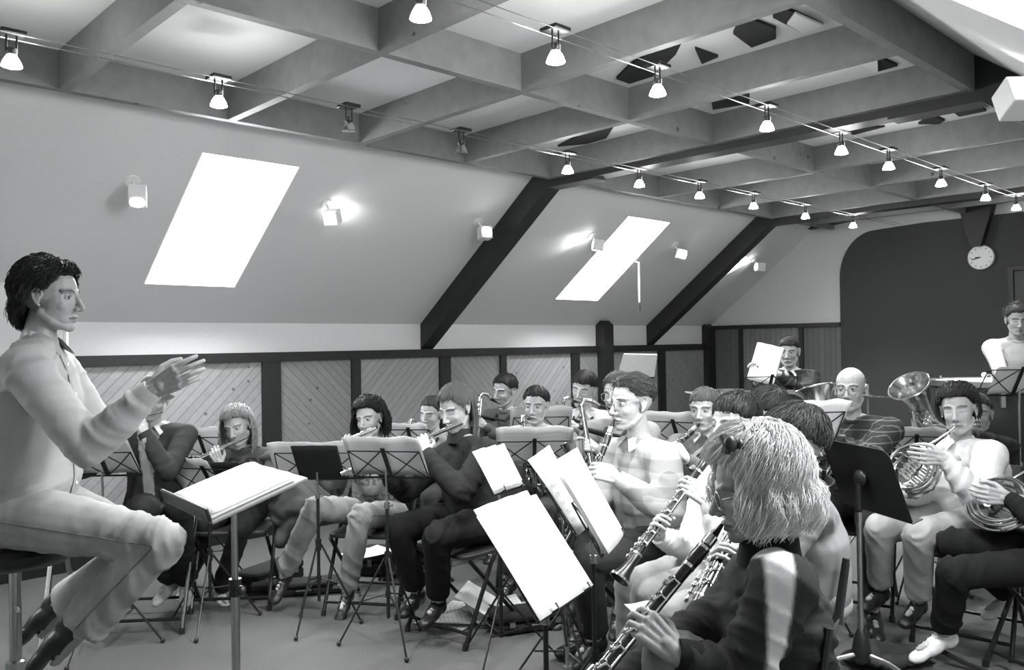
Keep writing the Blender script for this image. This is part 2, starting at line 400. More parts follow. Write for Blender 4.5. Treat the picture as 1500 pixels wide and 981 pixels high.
# end wall: wainscot, dark fabric field with rounded corner, door outline
pv = planks('boards_upright', .2, 1., 0., .07); pv2 = planks('boards_upright_dark', .12, 1., 0., .07)
for (y0, y1, m) in ((5.78, D-.05, pv2), (4.96, 5.72, pv), (4.44, 4.9, pv2)):
    k += 1; struct(MB().box((L_-.03, y0, 0), (L_, y1, ZT-.04)), 'trim_%d' % k, m, smooth=False)
k += 1; mb = MB().box((L_-.06, 4.44, ZT-.05), (L_-.005, D-.0, ZT))
mb.box((L_-.05, 5.72, 0), (L_-.005, 5.78, ZT-.05)).box((L_-.05, 4.9, 0), (L_-.005, 4.96, ZT-.05)); struct(mb, 'trim_%d' % k, M_dark, smooth=False)
pts = [(4.44, 0), (4.44, 2.2)] + [(4.44-.42*(1-math.cos(R_(a))), 2.2+.52*math.sin(R_(a))) for a in range(10, 91, 8)] + [(3.5, 2.745), (2.54, 2.745)]
pts += [(2*3.0-y, z) for y, z in pts[::-1] if y > 3.5 or z < 2]
cl = []
for p in pts:
    if not cl or (abs(p[0]-cl[-1][0])+abs(p[1]-cl[-1][1])) > .01: cl.append(p)
k += 1; struct(MB().prism([(L_-.035, y, z) for y, z in cl], (.035, 0, 0)), 'trim_%d' % k, M_darkwall, smooth=False)
dr = empty('door_1', (L_-.04, 2.25, 0)); dr['kind'] = 'structure'
MB().box((L_-.055, 1.75, .0), (L_-.035, 2.62, 2.15)).build('door_leaf', mat('dark_door', .07, .7, amp=.15, scale=60), dr, world=True, smooth=False)
fr = MB(); fr.box((L_-.062, 2.63, 0), (L_-.035, 2.68, 2.2)).box((L_-.062, 1.69, 0), (L_-.035, 1.74, 2.2)).box((L_-.062, 1.74, 2.16), (L_-.035, 2.63, 2.2)).build('door_frame', M_black, dr, world=True, smooth=False)
MB().tube([(L_-.06, 2.55, 1.0), (L_-.1, 2.55, 1.0), (L_-.1, 2.45, 1.0)], .009).build('door_handle', M_steel, dr, world=True)
# black absorber plates and white plates standing in for patches of skylight under the ceiling boards
def plate(pxs, z, m, lab, name='acoustic_plate', cat='ceiling panel', th=.015):
    z = 2.955; pts = [UP(u, v, (0, 0, z), (0, 0, 1)) for u, v in pxs]
    c = sum(pts, V())/len(pts)
    o = MB().prism(pts, (0, 0, th)).build(name, m, org=c, smooth=False); return tag(o, lab, cat, 'black acoustic plates over the timber grid')
plate([(903, 116), (925, 94), (975, 66), (998, 64), (990, 80), (957, 112), (922, 123)], 2.92, M_blackcloth, 'black angular acoustic plate beside a lamp, leftmost of the ceiling plates')
plate([(1074, 50), (1083, 33), (1099, 28), (1137, 43), (1137, 57), (1101, 70)], 2.93, M_blackcloth, 'black six-sided acoustic plate on the ceiling near the upper right')
plate([(1018, 72), (1052, 84), (1028, 94)], 2.93, M_blackcloth, 'small black triangular acoustic plate in the ceiling right of the lamp')
plate([(1042, 147), (1098, 133), (1098, 152), (1044, 161)], 2.93, M_blackcloth, 'black rectangular acoustic plate above the dark tie beam')
plate([(1132, 26), (1148, 12), (1206, 38), (1176, 49)], 2.94, M_blackcloth, 'black acoustic plate with a pale skylight patch at the top edge of the ceiling')
plate([(1258, 92), (1285, 83), (1315, 97), (1283, 106)], 2.94, M_blackcloth, 'black acoustic plate with a bright skylight patch near the corner of the grid')
plate([(817, 215), (850, 198), (900, 184), (888, 203), (860, 211)], 2.92, M_blackcloth, 'long black acoustic plate low in the last cell before the tie beam')
plate([(1225, 195), (1270, 188), (1296, 186), (1250, 198)], 2.93, M_blackcloth, 'thin black acoustic plate just beyond the tie beam')
plate([(1345, 182), (1365, 169), (1384, 177), (1375, 182)], 2.93, M_blackcloth, 'dark acoustic plate beyond the tie beam, with clipped corners')
plate([(1394, 163), (1436, 156), (1445, 163), (1405, 171)], 2.93, M_blackcloth, 'dark acoustic plate farthest right beyond the tie beam')
for q, lab in (([(1153, 36), (1165, 20), (1206, 38), (1176, 49)], 'white plate standing in for skylight beside the black plate at the top of the ceiling'), ([(1256, 92), (1285, 83), (1286, 105), (1283, 106)], 'triangular white plate standing in for skylight beside the black plate near the grid corner')):
    pts = [UP(u, v, (0, 0, 2.944), (0, 0, 1)) for u, v in q]; c = sum(pts, V())/4
    tag(MB().prism(pts, (0, 0, .01)).build('ceiling_flap', M_plast, org=c, smooth=False), lab, 'ceiling panel')  # skylight coming through the ceiling, put in as a thin white plate
# lamps on two cables
def cable(y, z, x0, x1, lab):
    mb = MB()
    for dy in (-.035, .035): mb.tube([(x0, y+dy, z), ((x0+x1)/2, y+dy, z-.01), (x1, y+dy, z)], .0022, 5)
    tag(mb.build('lamp_cable', M_steel, org=V((x0, y, z))), lab, 'cable')
cable(3.71, 2.735, XB+.02, L_-.15, 'pair of thin steel lamp cables nearer the left wall, with the outer row of lamps')
cable(2.27, 2.735, XB+.02, L_-.15, 'pair of thin steel lamp cables along the middle of the room, nearer the viewer')
def halogen(x, y, lab, grp, lit=True):
    r = empty('halogen_lamp', (x, y, 2.735), 0, lab, 'lamp', grp)
    mb = MB(); mb.box((-.045, -.045, -.004), (.045, .045, .012)); mb.build('clamp', M_blackm, r, bevel=.004)
    mb = MB(); mb.tube([(-.018, 0, 0), (-.018, 0, -.07)], .004, 6).tube([(.018, 0, 0), (.018, 0, -.07)], .004, 6).lathe([(0, -.055), (.02, -.055), (.02, -.075), (.012, -.085)], (0, 0, 0), (0, 0, 1), 14); mb.build('stem', M_blackm, r)
    mb = MB().lathe([(.012, -.075), (.02, -.085), (.031, -.105), (.038, -.125), (.033, -.127), (.0, -.122)], (0, 0, 0), (0, 0, 1), 18)
    mb.build('reflector_bulb', M_bulb if lit else M_chrome, r)
    if lit:
        ld = bpy.data.lights.new('halogen_beam', 'SPOT'); ld.energy = 100; ld.spot_size = R_(100); ld.spot_blend = .6; ld.shadow_soft_size = .03
        lo = bpy.data.objects.new('halogen_beam', ld); C.objects.link(lo); lo.location = (x, y, 2.735-.14)
        ld = bpy.data.lights.new('halogen_spill', 'POINT'); ld.energy = 3.; ld.shadow_soft_size = .1
        lo = bpy.data.objects.new('halogen_spill', ld); C.objects.link(lo); lo.location = (x+.05, y, 2.735-.07)
orn = ['first', 'second', 'third', 'fourth', 'fifth', 'sixth', 'seventh', 'eighth', 'ninth', 'tenth']
for i, x in enumerate((.86, 1.7, 2.4, 3.16, 4.07, 4.83, 5.59, 6.39, 7.3, 8.29)):
    halogen(x, 3.71, '%s halogen lamp from the left on the cable by the sloping wall%s' % (orn[i], ', unlit' if i in (2, 3) else ''), 'halogen lamps on the outer cable', i not in (2, 3))
for i, x in enumerate((1.76, 2.43, 3.1, 4.06, 4.93, 5.62, 6.55, 7.53, 8.34)):
    halogen(x, 2.27, '%s halogen lamp from the left on the cable along the middle of the room' % orn[i], 'halogen lamps on the middle cable')
def wall_spot(p, n, aim, lab, big=.1, e=6, lit=True):
    r = empty('spotlight', p, 0, lab, 'spotlight', 'spotlights on the sloping ceiling'); n = V(n)
    MB().lathe([(0, 0), (.045, 0), (.045, .015), (0, .015)], p, n, 18).build('mounting_plate', M_plast, r, world=True)
    c = p + n*.13; MB().tube([p+n*.01, p+n*.07, c], .009, 8).build('arm', M_plast, r, world=True)
    a = V(aim).normalized(); x = a.cross(UPZ).normalized(); y = x.cross(a); h = big/2
    MB().box((-h, -h, -h), (h, h, h), (x, y, a), c).build('housing', M_plast, r, world=True, bevel=.006, smooth=False)
    MB().lathe([(0, h+.003), (h*.8, h+.003), (h*.85, h-.002)], c, a, 20).build('lamp_lens', M_glow, r, world=True)
    if lit:
        ld = bpy.data.lights.new('spot_beam', 'SPOT'); ld.energy = e; ld.spot_size = R_(75); ld.spot_blend = .7; ld.shadow_soft_size = .03
        lo = bpy.data.objects.new('spot_beam', ld); C.objects.link(lo); lo.location = c+a*(h+.01); lo.rotation_euler = a.to_track_quat('-Z', 'Y').to_euler()
inn = -nL
for i, (x, aim, lab) in enumerate([(1.827, (-.2, -.5, -.8), 'white cube spotlight left of the larger skylight'), (3.145, (.6, .45, .3), 'white cube spotlight just right of the larger skylight'),
        (4.568, (-.3, -.8, .1), 'white cube spotlight beside the first dark rafter, shining at the viewer'), (5.984, (-.4, .35, .1), 'white cube spotlight left of the narrow skylight'), (7.304, (.5, -.6, -.2), 'white cube spotlight right of the narrow skylight')]):
    wall_spot(A0+eL*.634+V((x, 0, 0)), inn, aim, lab)
wall_spot(A0+eL*.6+V((8.98, 0, 0)), inn, (-.75, .5, .1), 'white cube spotlight between the second dark rafter and the end wall', e=40)
wall_spot(A1+eN*.70+V((3.93, 0, 0)), -nN, (-.5, -.5, .35), 'large white cube spotlight at the top right, close to the viewer', big=.13, e=25)
# wall clock
ck = empty('wall_clock', UP(1438, 377, (L_-.04, 0, 0), (1, 0, 0)), 0, 'round white wall clock on the dark end wall', 'clock')
cx = ck.location.copy(); ax = V((-1, 0, 0))
MB().lathe([(0, 0), (.125, 0), (.13, .02), (.122, .035), (.118, .028), (0, .028)], cx, ax, 40).build('clock_case', M_plast, ck, world=True)
mb = MB()
for h in range(12):
    a = R_(30*h); y, z = math.sin(a), math.cos(a); mb.tube([cx+V((-.03, y*.09, z*.09)), cx+V((-.03, y*.107, z*.107))], .003, 5)
mb.build('hour_marks', M_black, ck, world=True)
for ln, a in ((.09, 258), (.055, 272)): MB().tube([cx+V((-.033, 0, 0)), cx+V((-.033, -math.sin(R_(a))*ln, math.cos(R_(a))*ln))], .004, 6).build('clock_hand', M_black, ck, world=True)
# skylight crank rod
p = UP(929, 385, A0, nL) + V((0, -.06, 0)); q = V((p.x, p.y, p.z-.50))
cr_ = empty('crank_rod', p, 0, 'white crank rod hanging from the narrow skylight', 'rod')
MB().tube([p+V((0, .07, .02)), p, q+V((0, 0, .09))], .009, 8).build('rod', M_plast, cr_, world=True)
MB().tube([q+V((0, 0, .09)), q], .008, 8).build('handle_grip', M_black, cr_, world=True)
# ------------------------------------------------------------------ people
_rs = np.random.RandomState(5); _K = _rs.normal(size=(14, 3)); _PH = _rs.uniform(0, 6.28, 14)
def sn(P_, f, sd=0.): return np.sin(P_@(_K.T*f)+_PH+sd*np.arange(1, 15)).sum(1)/5.
def folds(vs, no, bones, seed=0., g=1.):
    P_ = np.asarray(vs); best = np.full(len(P_), 1e9); ph = np.zeros(len(P_)); am = np.zeros(len(P_)); n1 = sn(P_, 7, seed); n2 = sn(P_, 16, seed+1)
    for a, b, lam, aA, aB, mid, slant in bones:
        a = np.array(a); b = np.array(b); d = b-a; L = np.linalg.norm(d); d = d/L
        x = np.cross(d, [.3, .5, .8]); x /= np.linalg.norm(x); y = np.cross(d, x); r = P_-a; s_ = np.clip(r@d, 0, L)
        dist = np.linalg.norm(r-np.outer(s_, d), axis=1); m = dist < best
        fi = np.arctan2(r@y, r@x); sl = r@d
        f_ = sl/lam*.72 + 1.0*n1 + .35*np.sin(fi+seed) + slant*fi/(2*PI)
        A = mid+(aA-mid)*np.exp(-(s_/.085)**2)+(aB-mid)*np.exp(-((L-s_)/.085)**2)
        ph = np.where(m, f_, ph); am = np.where(m, A, am); best = np.where(m, dist, best)
    md = np.clip(.7+.75*sn(P_, 5.5, seed+2), .3, 1.6)
    h = 1-np.abs(np.sin(PI*ph))**.6; h = h-.3; h2 = 1-np.abs(np.sin(PI*(ph*1.9+.8*n2)))**.6-.3
    n3 = sn(P_, 22, seed+4)
    return P_ + no*((am*g*md*(h*1.15+.5*h2+.22*n3))[:, None])
def ik(S, W, l1, l2, pole):
    d = W-S; L = d.length
    if L > (l1+l2)*.999: return S + d*(l1/(l1+l2))
    t = d.normalized(); a = (l1*l1-l2*l2+L*L)/(2*L); h = math.sqrt(max(l1*l1-a*a, 1e-6))
    p = (pole-t*pole.dot(t)).normalized(); return S+t*a+p*h
def hand_mb(W, Dv, T, right, s=1., curl=(38, 42, 30), spread=1.):
    """wrist, direction to the knuckles, thumb-side direction; the palm normal follows from the side"""
    Dv = V(Dv).normalized(); T = V(T); T = (T-Dv*T.dot(Dv)).normalized(); N = T.cross(Dv) if right else Dv.cross(T)
    mb = MB(); k = []
    for i, (lat, pl_, ln) in enumerate(((.030, .088, .072), (.010, .093, .080), (-.010, .089, .074), (-.028, .080, .058))):
        K = W + (Dv*pl_ + T*lat*spread)*s; k.append(K)
        mb.caps(W+T*lat*.55*s+Dv*.01*s, K, .0135*s, .0105*s, 10)
        p = K; a = 0; d = (Dv+T*lat*1.2).normalized(); r = .0088*s
        for seg, cu in zip((.46, .30, .26), curl):
            a += cu*(1+.06*i); dd = d*math.cos(R_(a)) + N*math.sin(R_(a)); q = p+dd*ln*seg*s
            mb.caps(p, q, r, r*.9, 8); p = q; r *= .9
    mb.caps(k[0], k[3], .0105*s, .009*s, 8)
    mb.caps(W+Dv*.03*s-N*.002, W+Dv*.055*s+T*.012*s+N*.01*s, .018*s, .013*s)
    b = W+Dv*.022*s+T*.024*s+N*.006*s; q = b+(Dv*.55+T*.55+N*.45).normalized()*.042*s
    r_ = q+(Dv*.75+T*.12+N*.5).normalized()*.032*s; e = r_+(Dv*.8-T*.15+N*.5).normalized()*.024*s
    mb.caps(b, q, .0145*s, .0108*s, 8); mb.caps(q, r_, .0108*s, .0095*s, 8); mb.caps(r_, e, .0095*s, .0078*s, 8)
    mb.caps(W-Dv*.05*s, W+Dv*.01*s, .024*s, .0225*s, 10)
    return mb
def grip_wrist(G, elbow, I, right, s, back=.095, off=.024):
    I = I.normalized(); A = (G-elbow).normalized(); Dv = (A-I*A.dot(I)).normalized(); T = I
    N = T.cross(Dv) if right else Dv.cross(T)
    return G-Dv*back*s-N*off*s, Dv, T
def person(name_lab, head, hy, hp=0, ht=0, by=0, s=1., hs=1., group='musicians', pelvis=None, pz=.545, lean=.06, sh=None, knees=(None, None), ankles=(None, None), toes=(None, None),
           top=.3, topk='plain', tro=.1, trok='plain', shoe=.02, sock=None, hair=None, skin=.5, grips=(None, None), elbows=(None, None), hands=(None, None), glasses=False,
           sleeve='long', vox=.0035, toptone=None, collar=None, stand=False, legs=True, curl=(38, 42, 30), fat=1., hem=0., npoly=1, wr=.011, eyes='down', strap=None, elb_low=0, cuffr=.061, blouse=1.05, nbo=.156):
    H = head if isinstance(head, V) else U(*head)
    Fb = face(by); Lb = left(Fb); Fh = face(hy); Lh = left(Fh)
    # head frame with pitch and tilt
    Uh = UPZ.copy(); q = Matrix.Rotation(-R_(hp), 3, Lh); q = Matrix.Rotation(R_(-hp), 3, Lh)
    Fh2 = Fh*math.cos(R_(hp)) - UPZ*math.sin(R_(hp)); Uh = UPZ*math.cos(R_(hp)) + Fh*math.sin(R_(hp))
    Lh2 = Lh*math.cos(R_(ht)) + Uh*math.sin(R_(ht)); Uh = Uh*math.cos(R_(ht)) - Lh*math.sin(R_(ht)); Fh = Fh2; Lh = Lh2
    hsc = hs
    def hl(x, y, z): return H + (Lh*x + Fh*y + Uh*z)*hsc
    NB = H - UPZ*.205*s - Fb*.015*s - Fh*.0
    NB = H - UPZ*nbo*s - Fb*.034*s
    if pelvis is not None: P = U(*pelvis) if not isinstance(pelvis, V) else pelvis
    else: P = V((NB.x, NB.y, 0)) - Fb*lean; P.z = pz
    P = P.copy()
    hips = [P+Lb*.095*s, P-Lb*.095*s]
    SH = [None, None]
    for i in (0, 1):
        sg = 1 if i == 0 else -1
        SH[i] = NB - UPZ*.055*s + Lb*(sg*.17*s*(.6+.4*fat))
        if sh and sh[i]: SH[i] = U(*sh[i])
    KN, AN, TO = [0, 0], [0, 0], [0, 0]
    for i in (0, 1):
        sg = 1 if i == 0 else -1
        if stand:
            KN[i] = hips[i]+V((0, 0, -.43*s)) + Fb*.02; AN[i] = KN[i]+V((0, 0, -(KN[i].z-.09)))
        else:
            KN[i] = U(*knees[i]) if knees[i] else P + Fb*.44*s + Lb*(sg*.13*s) + V((0, 0, -.02))
            AN[i] = U(*ankles[i]) if ankles[i] else V((KN[i].x, KN[i].y, .09)) - Fb*.0
            if not ankles[i]: KN[i].z = max(.44*s+.04, KN[i].z)
        TO[i] = U(*toes[i]) if toes[i] else AN[i] + (Fb*.75+Lb*sg*.2).normalized()*.15*s + V((0, 0, -.045))
    base = V((P.x, P.y, 0)) if not stand else V((P.x, P.y, 0))
    root = empty('person', base, 0, name_lab, 'person', group)
    root['_o'] = tuple(base)
    org = np.array(base)
    def eb(i, W):
        sg = 1 if i == 0 else -1
        if elbows[i]: return U(*elbows[i])
        pole = -UPZ + Lb*sg*.6 - Fb*.1
        return ik(SH[i], W, .285*s, .25*s, pole)
    # arms and hands
    WR, EL, HD = [0, 0], [0, 0], [0, 0]
    for i in (0, 1):
        sg = 1 if i == 0 else -1
        if grips[i]:
            G, I = grips[i]; e0 = U(*elbows[i]) if elbows[i] else SH[i]-UPZ*.24*s+Lb*sg*.08*s+Fb*.08
            W, Dv, T = grip_wrist(G, e0, I, i == 1, s)
        elif hands[i]:
            W, Dv, T = hands[i]; W = U(*W) if not isinstance(W, V) else W
        else:
            W = KN[i]*.45+hips[i]*.55 + UPZ*.11; Dv = (KN[i]-hips[i]).normalized(); T = Lb*(-sg)
        WR[i] = W; EL[i] = eb(i, W)
        if (W-EL[i]).length > .31*s: EL[i] = ik(SH[i], W, .3*s, .27*s, -UPZ+Lb*sg*.5)
        HD[i] = (Dv, T)
    # ---- body: one mesh (fine head and neck, hands, coarse trunk and limbs)
    sk = .86
    m1 = MB()
    CH = P.lerp(NB, .62)
    m1.tube([P-UPZ*.05, P.lerp(NB, .3), CH, P.lerp(NB, .88), NB+UPZ*.02], [.09*s, .08*s, .09*s, .07*s, .045*s], 14, rx=[.13*s, .115*s, .135*s, .13*s, .05*s], xdir=Lb)
    for i in (0, 1):
        m1.caps(NB, SH[i], .045*s, .045*s); m1.caps(SH[i], EL[i], .044*s, .036*s)
        m1.tube([EL[i], EL[i].lerp(WR[i], .35), WR[i]], [.036*s, .037*s, .025*s], 12)
        m1.caps(P, hips[i], .09*s, .085*s)
        m1.caps(hips[i], KN[i], .075*s, .05*s); m1.tube([KN[i], KN[i].lerp(AN[i], .35), AN[i]], [.05*s, .05*s, .034*s], 12)
        m1.caps(AN[i]-UPZ*.015, AN[i].lerp(TO[i], .7)-UPZ*.01, .026*s, .016*s)
    bare = sleeve != 'long'
    v1, n1, f1 = remesh(m1, .014 if not bare else .01, 2)
    m2 = MB()
    def e(c, r): m2.ell(hl(*c), tuple(x*hsc for x in r), (Lh, Fh, Uh), 20, 14)
    def tb(ps, r): m2.tube([hl(*p) for p in ps], [x*hsc for x in r], 10); [m2.ell(hl(*p), x*hsc, seg=10, rings=8) for p, x in zip(ps, r)]
    e((0, -.012, .03), (.075, .096, .086)); e((0, .028, -.015), (.062, .062, .088)); e((0, .02, -.045), (.059, .058, .062)); e((0, .036, -.068), (.047, .05, .042)); e((0, .068, -.097), (.022, .02, .018))
    for sx in (-1, 1):
        tb([(sx*.052, -.004, -.05), (sx*.045, .03, -.08), (sx*.016, .066, -.098)], [.015, .014, .014])
        e((sx*.033, .052, -.026), (.024, .026, .026)); e((sx*.0755, -.008, -.004), (.006, .014, .027)); tb([(sx*.076, .008, .004), (sx*.081, .007, .022), (sx*.085, -.006, .029), (sx*.086, -.019, .02), (sx*.084, -.02, .0), (sx*.08, -.008, -.022), (sx*.077, .002, -.03)], [.003, .0035, .004, .004, .0038, .0045, .0055])
        tb([(sx*.048, .064, .024), (sx*.028, .079, .028), (sx*.006, .083, .022)], [.007, .0075, .007])
        e((sx*.0105, .097, -.036), (.0085, .010, .0075))
    tb([(0, .086, .016), (0, .097, -.008), (0, .110, -.03)], [.0075, .0085, .0105])
    tb([(-.022, .078, -.066), (-.008, .089, -.062), (.008, .089, -.062), (.022, .078, -.066)], [.004, .0062, .0062, .004])
    tb([(-.018, .078, -.072), (0, .087, -.075), (.018, .078, -.072)], [.005, .0075, .005])
    m2.tube([hl(0, -.018, -.05), (hl(0, -.018, -.05)+NB)/2+Fb*-.004, NB-UPZ*.03*s], [.046*hsc, .045*s, .054*s], 18)
    v2, n2, f2 = remesh(m2, vox, 4, .5)
    # sculpt sockets, mouth line; paint brows, lids, lips
    ax = np.array([list(Lh), list(Fh), list(Uh)]); loc = (v2-np.array(H))@ax.T/hsc
    X, Y, Z = np.abs(loc[:, 0]), loc[:, 1], loc[:, 2]; fr_ = Y > .03
    g = np.exp(-((X-.031)**2+(Z-.006)**2)/(2*.012**2))*fr_
    dl = -.0065*g - .0035*np.exp(-((Z+.0685)**2)/(2*.0022**2))*(X < .026)*fr_
    v2 = v2 + np.outer(dl*hsc, ax[1])
    tone2 = np.ones(len(v2)); browtone = .3 if not hair or hair.get('val', .03) < .1 else .6
    lid = (((X-.031)/.0155)**2+((Z-.003)/.0085)**2 < 1) & fr_
    if eyes != 'open': tone2[(np.abs(Z+.0015-((X-.031)/.016)**2*.003) < .0016) & (np.abs(X-.031) < .0145) & fr_] = .2
    br = (np.abs(Z-(.029-.22*np.abs(X-.03))) < .0040) & (X > .012) & (X < .053) & fr_; tone2[br] = browtone
    lp = (((X/.024)**2+((Z+.069)/.0105)**2) < 1) & (Y > .07); tone2[lp] = .68
    tone2[(np.abs(Z+.0685) < .0018) & (X < .022) & (Y > .07)] = .3
    tone2[((X-.007)**2+(Z+.041)**2 < .0035**2) & (Y > .09)] = .3
    vs, fs, tn = [v1, v2], [f1, f2], [np.ones(len(v1)), tone2]
    for i in (0, 1):
        Dv, T = HD[i]; cu = curl[i] if isinstance(curl[0], tuple) else curl
        v3, n3, f3 = remesh(hand_mb(WR[i], Dv, T, i == 1, s, cu), min(.0036, max(.0026, vox*.8)), 1, .4)
        vs.append(v3); fs.append(f3); tn.append(np.ones(len(v3)))
    off = 0; F2 = []
    for v_, f_ in zip(vs, fs): F2 += [tuple(k+off for k in p) for p in f_]; off += len(v_)
    meshobj('body', np.concatenate(vs), F2, skinmat(skin*.76), root, org, np.concatenate(tn))
    if eyes == 'open':
        for sx in (-1, 1):
            ey = MB().ell(hl(sx*.031, .0685, .004), tuple(x*hsc for x in (.0125, .0125, .0115)), (Lh, Fh, Uh), 14, 10).build('eye', mat('eye_white', .42, .25, amp=.03, bmp=0), root, world=True); ey['_o'] = tuple(base)
            MB().ell(hl(sx*.031-.0015, .0765, .003), tuple(x*hsc for x in (.0058, .0055, .0058)), (Lh, Fh, Uh), 10, 8).build('iris', M_black, ey, world=True)
            MB().tube([hl(sx*.031-.0145, .0775, .003), hl(sx*.031-.007, .0825, .0095), hl(sx*.031+.004, .0825, .0105), hl(sx*.031+.0145, .0755, .004)], [.0008*hsc, .0014*hsc, .0014*hsc, .0008*hsc], 6).build('eyelashes', hairmat(.02), ey, world=True)
    # ---- clothes
    mt = MB(); r0 = (1+(fat-1)*.75)*s
    hemp = P - UPZ*(.01+hem) + (Fb*.0)
    mt.tube([hemp, P.lerp(NB, .2), P.lerp(NB, .45), P.lerp(NB, .68), P.lerp(NB, .86), NB-UPZ*.012], [.125*r0, .128*r0*blouse, .122*r0*(.5+.5*blouse), .12*r0, .09*r0, .058*s], 20, rx=[.165*r0, .16*r0*blouse, .158*r0*(.5+.5*blouse), .17*r0, .15*s, .062*s], xdir=Lb)
    slv = []
    for i in (0, 1):
        mt.caps(NB-UPZ*.03*s, SH[i], .058*s, .066*r0); mt.caps(P.lerp(NB, .74)-Fb*.02, SH[i], .085*r0, .066*r0)
        if sleeve == 'long':
            Wc = WR[i]+(EL[i]-WR[i]).normalized()*.01
            mt.caps(SH[i], EL[i], .067*r0, .055*r0, 14)
            m_ = EL[i].lerp(Wc, .5) - UPZ*.008
            mt.tube([EL[i], m_, EL[i].lerp(Wc, .88), Wc], [.055*r0, .051*r0, .043*s, .035*s], 14)
        elif sleeve == 'short':
            mt.caps(SH[i], SH[i].lerp(EL[i], .8), .066*r0, .06*r0, 14)
        elif sleeve == 'rolled':
            mt.caps(SH[i], EL[i], .064*r0, .054*r0, 14); mt.tube([EL[i], EL[i].lerp(WR[i], .45)], [.054*r0, .05*r0], 14)
    va, na, fa = remesh(mt, .0085 if vox < .0034 else .010, 9)
    w_ = wr/.011
    bn = [(NB+UPZ*.03, P.lerp(NB, .5), .12, .004, .009, .009, 2), (P.lerp(NB, .5), P-UPZ*.05, .07, .009, .014, .011, 1)]
    for i in (0, 1): bn += [(SH[i], EL[i], .06, .009, .013, .009, 1), (EL[i], WR[i], .048, .013, .009, .008, 1)]
    va = folds(va, na, bn, H.x*3, w_)
    tone = np.ones(len(va)) if toptone is None else np.array([toptone(V(p)-P, V(p)) for p in va])
    meshobj({'shirt': 'shirt'}.get(topk, 'top'), va, fa, cloth(top, topk if topk in ('plaid', 'check', 'banded', 'denim') else 'plain'), root, org, tone)
    from mathutils.bvhtree import BVHTree
    bt = BVHTree.FromPolygons([V(x) for x in va], fa)
    if collar and collar[0] == 'shirt' and toptone is None and topk not in ('banded', 'check'):
        pk = []; 
        for k_ in range(15):
            c0_ = NB.lerp(P, .08+.06*k_); hit = bt.ray_cast(c0_+Fb*.5+UPZ*0, -Fb)
            if hit[0] is not None: pk.append(hit[0]+Fb*.003)
        if len(pk) > 3:
            MB().tube(pk, .0025, 6, rx=[.014]*len(pk), xdir=Lb).build('placket', cloth(top), root, world=True)
            bb = MB()
            for c_ in pk[1::3]: bb.ell(c_+Fb*.004, (.006, .003, .006), (Lb, Fb, UPZ), 8, 6)
            bb.build('buttons', M_plast, root, world=True)
    hr = []
    for k_ in range(28):
        a_ = 2*PI*k_/28; o_ = hemp+UPZ*.018+Lb*(math.cos(a_)*.6)+Fb*(math.sin(a_)*.6); hit = bt.ray_cast(o_, (hemp+UPZ*.018-o_).normalized())
        hr.append((hit[0] if hit[0] is not None else hemp)+(o_-hemp).normalized()*.003)
    hr.append(hr[0]); MB().tube(hr, .006, 6, rx=[.016]*len(hr), xdir=UPZ).build('hem', cloth(top*.9), root, world=True)
    cm = cloth(top if collar is None else collar[1])
    mc = MB(); n0 = NB+UPZ*.0
    if collar and collar[0] == 'high':
        mc.tube([NB-UPZ*.02, NB+UPZ*.02*s, NB+UPZ*.055*s, NB+UPZ*.05*s, NB+UPZ*.02*s], [.078*s, .07*s, .066*s, .058*s, .057*s], 24, cap=False)
    elif collar and collar[0] == 'shirt':
        for sg in (-1, 1):
            a = NB+UPZ*.035*s-Fb*.055*s; b = NB+UPZ*.03*s+Lb*sg*.055*s; c_ = NB+UPZ*.0*s+Fb*.062*s+Lb*sg*.012; d_ = NB-UPZ*.045*s+Fb*.085*s+Lb*sg*.05; e_ = NB-UPZ*.005+Lb*sg*.078; g_ = NB+UPZ*.0-Fb*.07
            mc.add([a, b, c_, d_, e_, g_], [(0, 1, 4, 5), (1, 2, 3, 4)])
            mc.add([p+UPZ*.004+Fb*.002 for p in (a, b, c_, d_, e_, g_)], [(5, 4, 1, 0), (4, 3, 2, 1)])
    else:
        mc.ring(NB+UPZ*.006*s, (UPZ+Fb*.35), .06*s, .010*s, 22, 8)
    o = mc.build('collar', cm, root, org=None, world=True)
    if sleeve == 'long' and legs is not None:
        for i in (0, 1):
            Wc = WR[i]; t = (Wc-EL[i]).normalized()
            MB().tube([Wc-t*.05, Wc-t*.045, Wc-t*.01, Wc+t*.004, Wc-t*.006], [.036*s, .04*s, .037*s, .034*s, .026*s], 16, cap=False).build('cuff', cm if collar and collar[0] == 'high' else cloth(top), root, world=True)
    if strap is not None:
        a = NB+UPZ*.02; k_ = [NB-Fb*.06+UPZ*.02]
        mb = MB()
        for sg in (-1, 1): mb.tube([NB+UPZ*.01-Fb*.06*s, NB+Lb*sg*.075*s+UPZ*.0, NB+Lb*sg*.05*s+Fb*.11*s-UPZ*.07*s, strap], .011, 6, rx=[.014]*4, xdir=Lb)
        mb.build('neck_strap', M_blackcloth, root, world=True)
    if legs:
        mp_ = MB(); b = fat
        mp_.ell(P+UPZ*.005, (.165*s*b, .125*s*b, .11*s), (Lb, Fb, UPZ), 18, 12)
        for i in (0, 1):
            mp_.caps(hips[i], KN[i], .095*s*b, .069*s, 14)
            t = (KN[i]-AN[i]).normalized(); cuff = AN[i]+t*.045
            mp_.tube([KN[i], KN[i].lerp(cuff, .4), cuff], [.069*s, .066*s, cuffr*s], 14)
        vb, nb, fb = remesh(mp_, .011, 3)
        bn = []
        for i in (0, 1): bn += [(hips[i], KN[i], .075, .013, .012, .007, 1), (KN[i], AN[i], .09, .012, .010, .006, 2)]
        vb = folds(vb, nb, bn, H.y*3, 1.)
        tr_ = meshobj('trousers', vb, fb, cloth(tro, trok), root, org); tr_['_o'] = tuple(base)
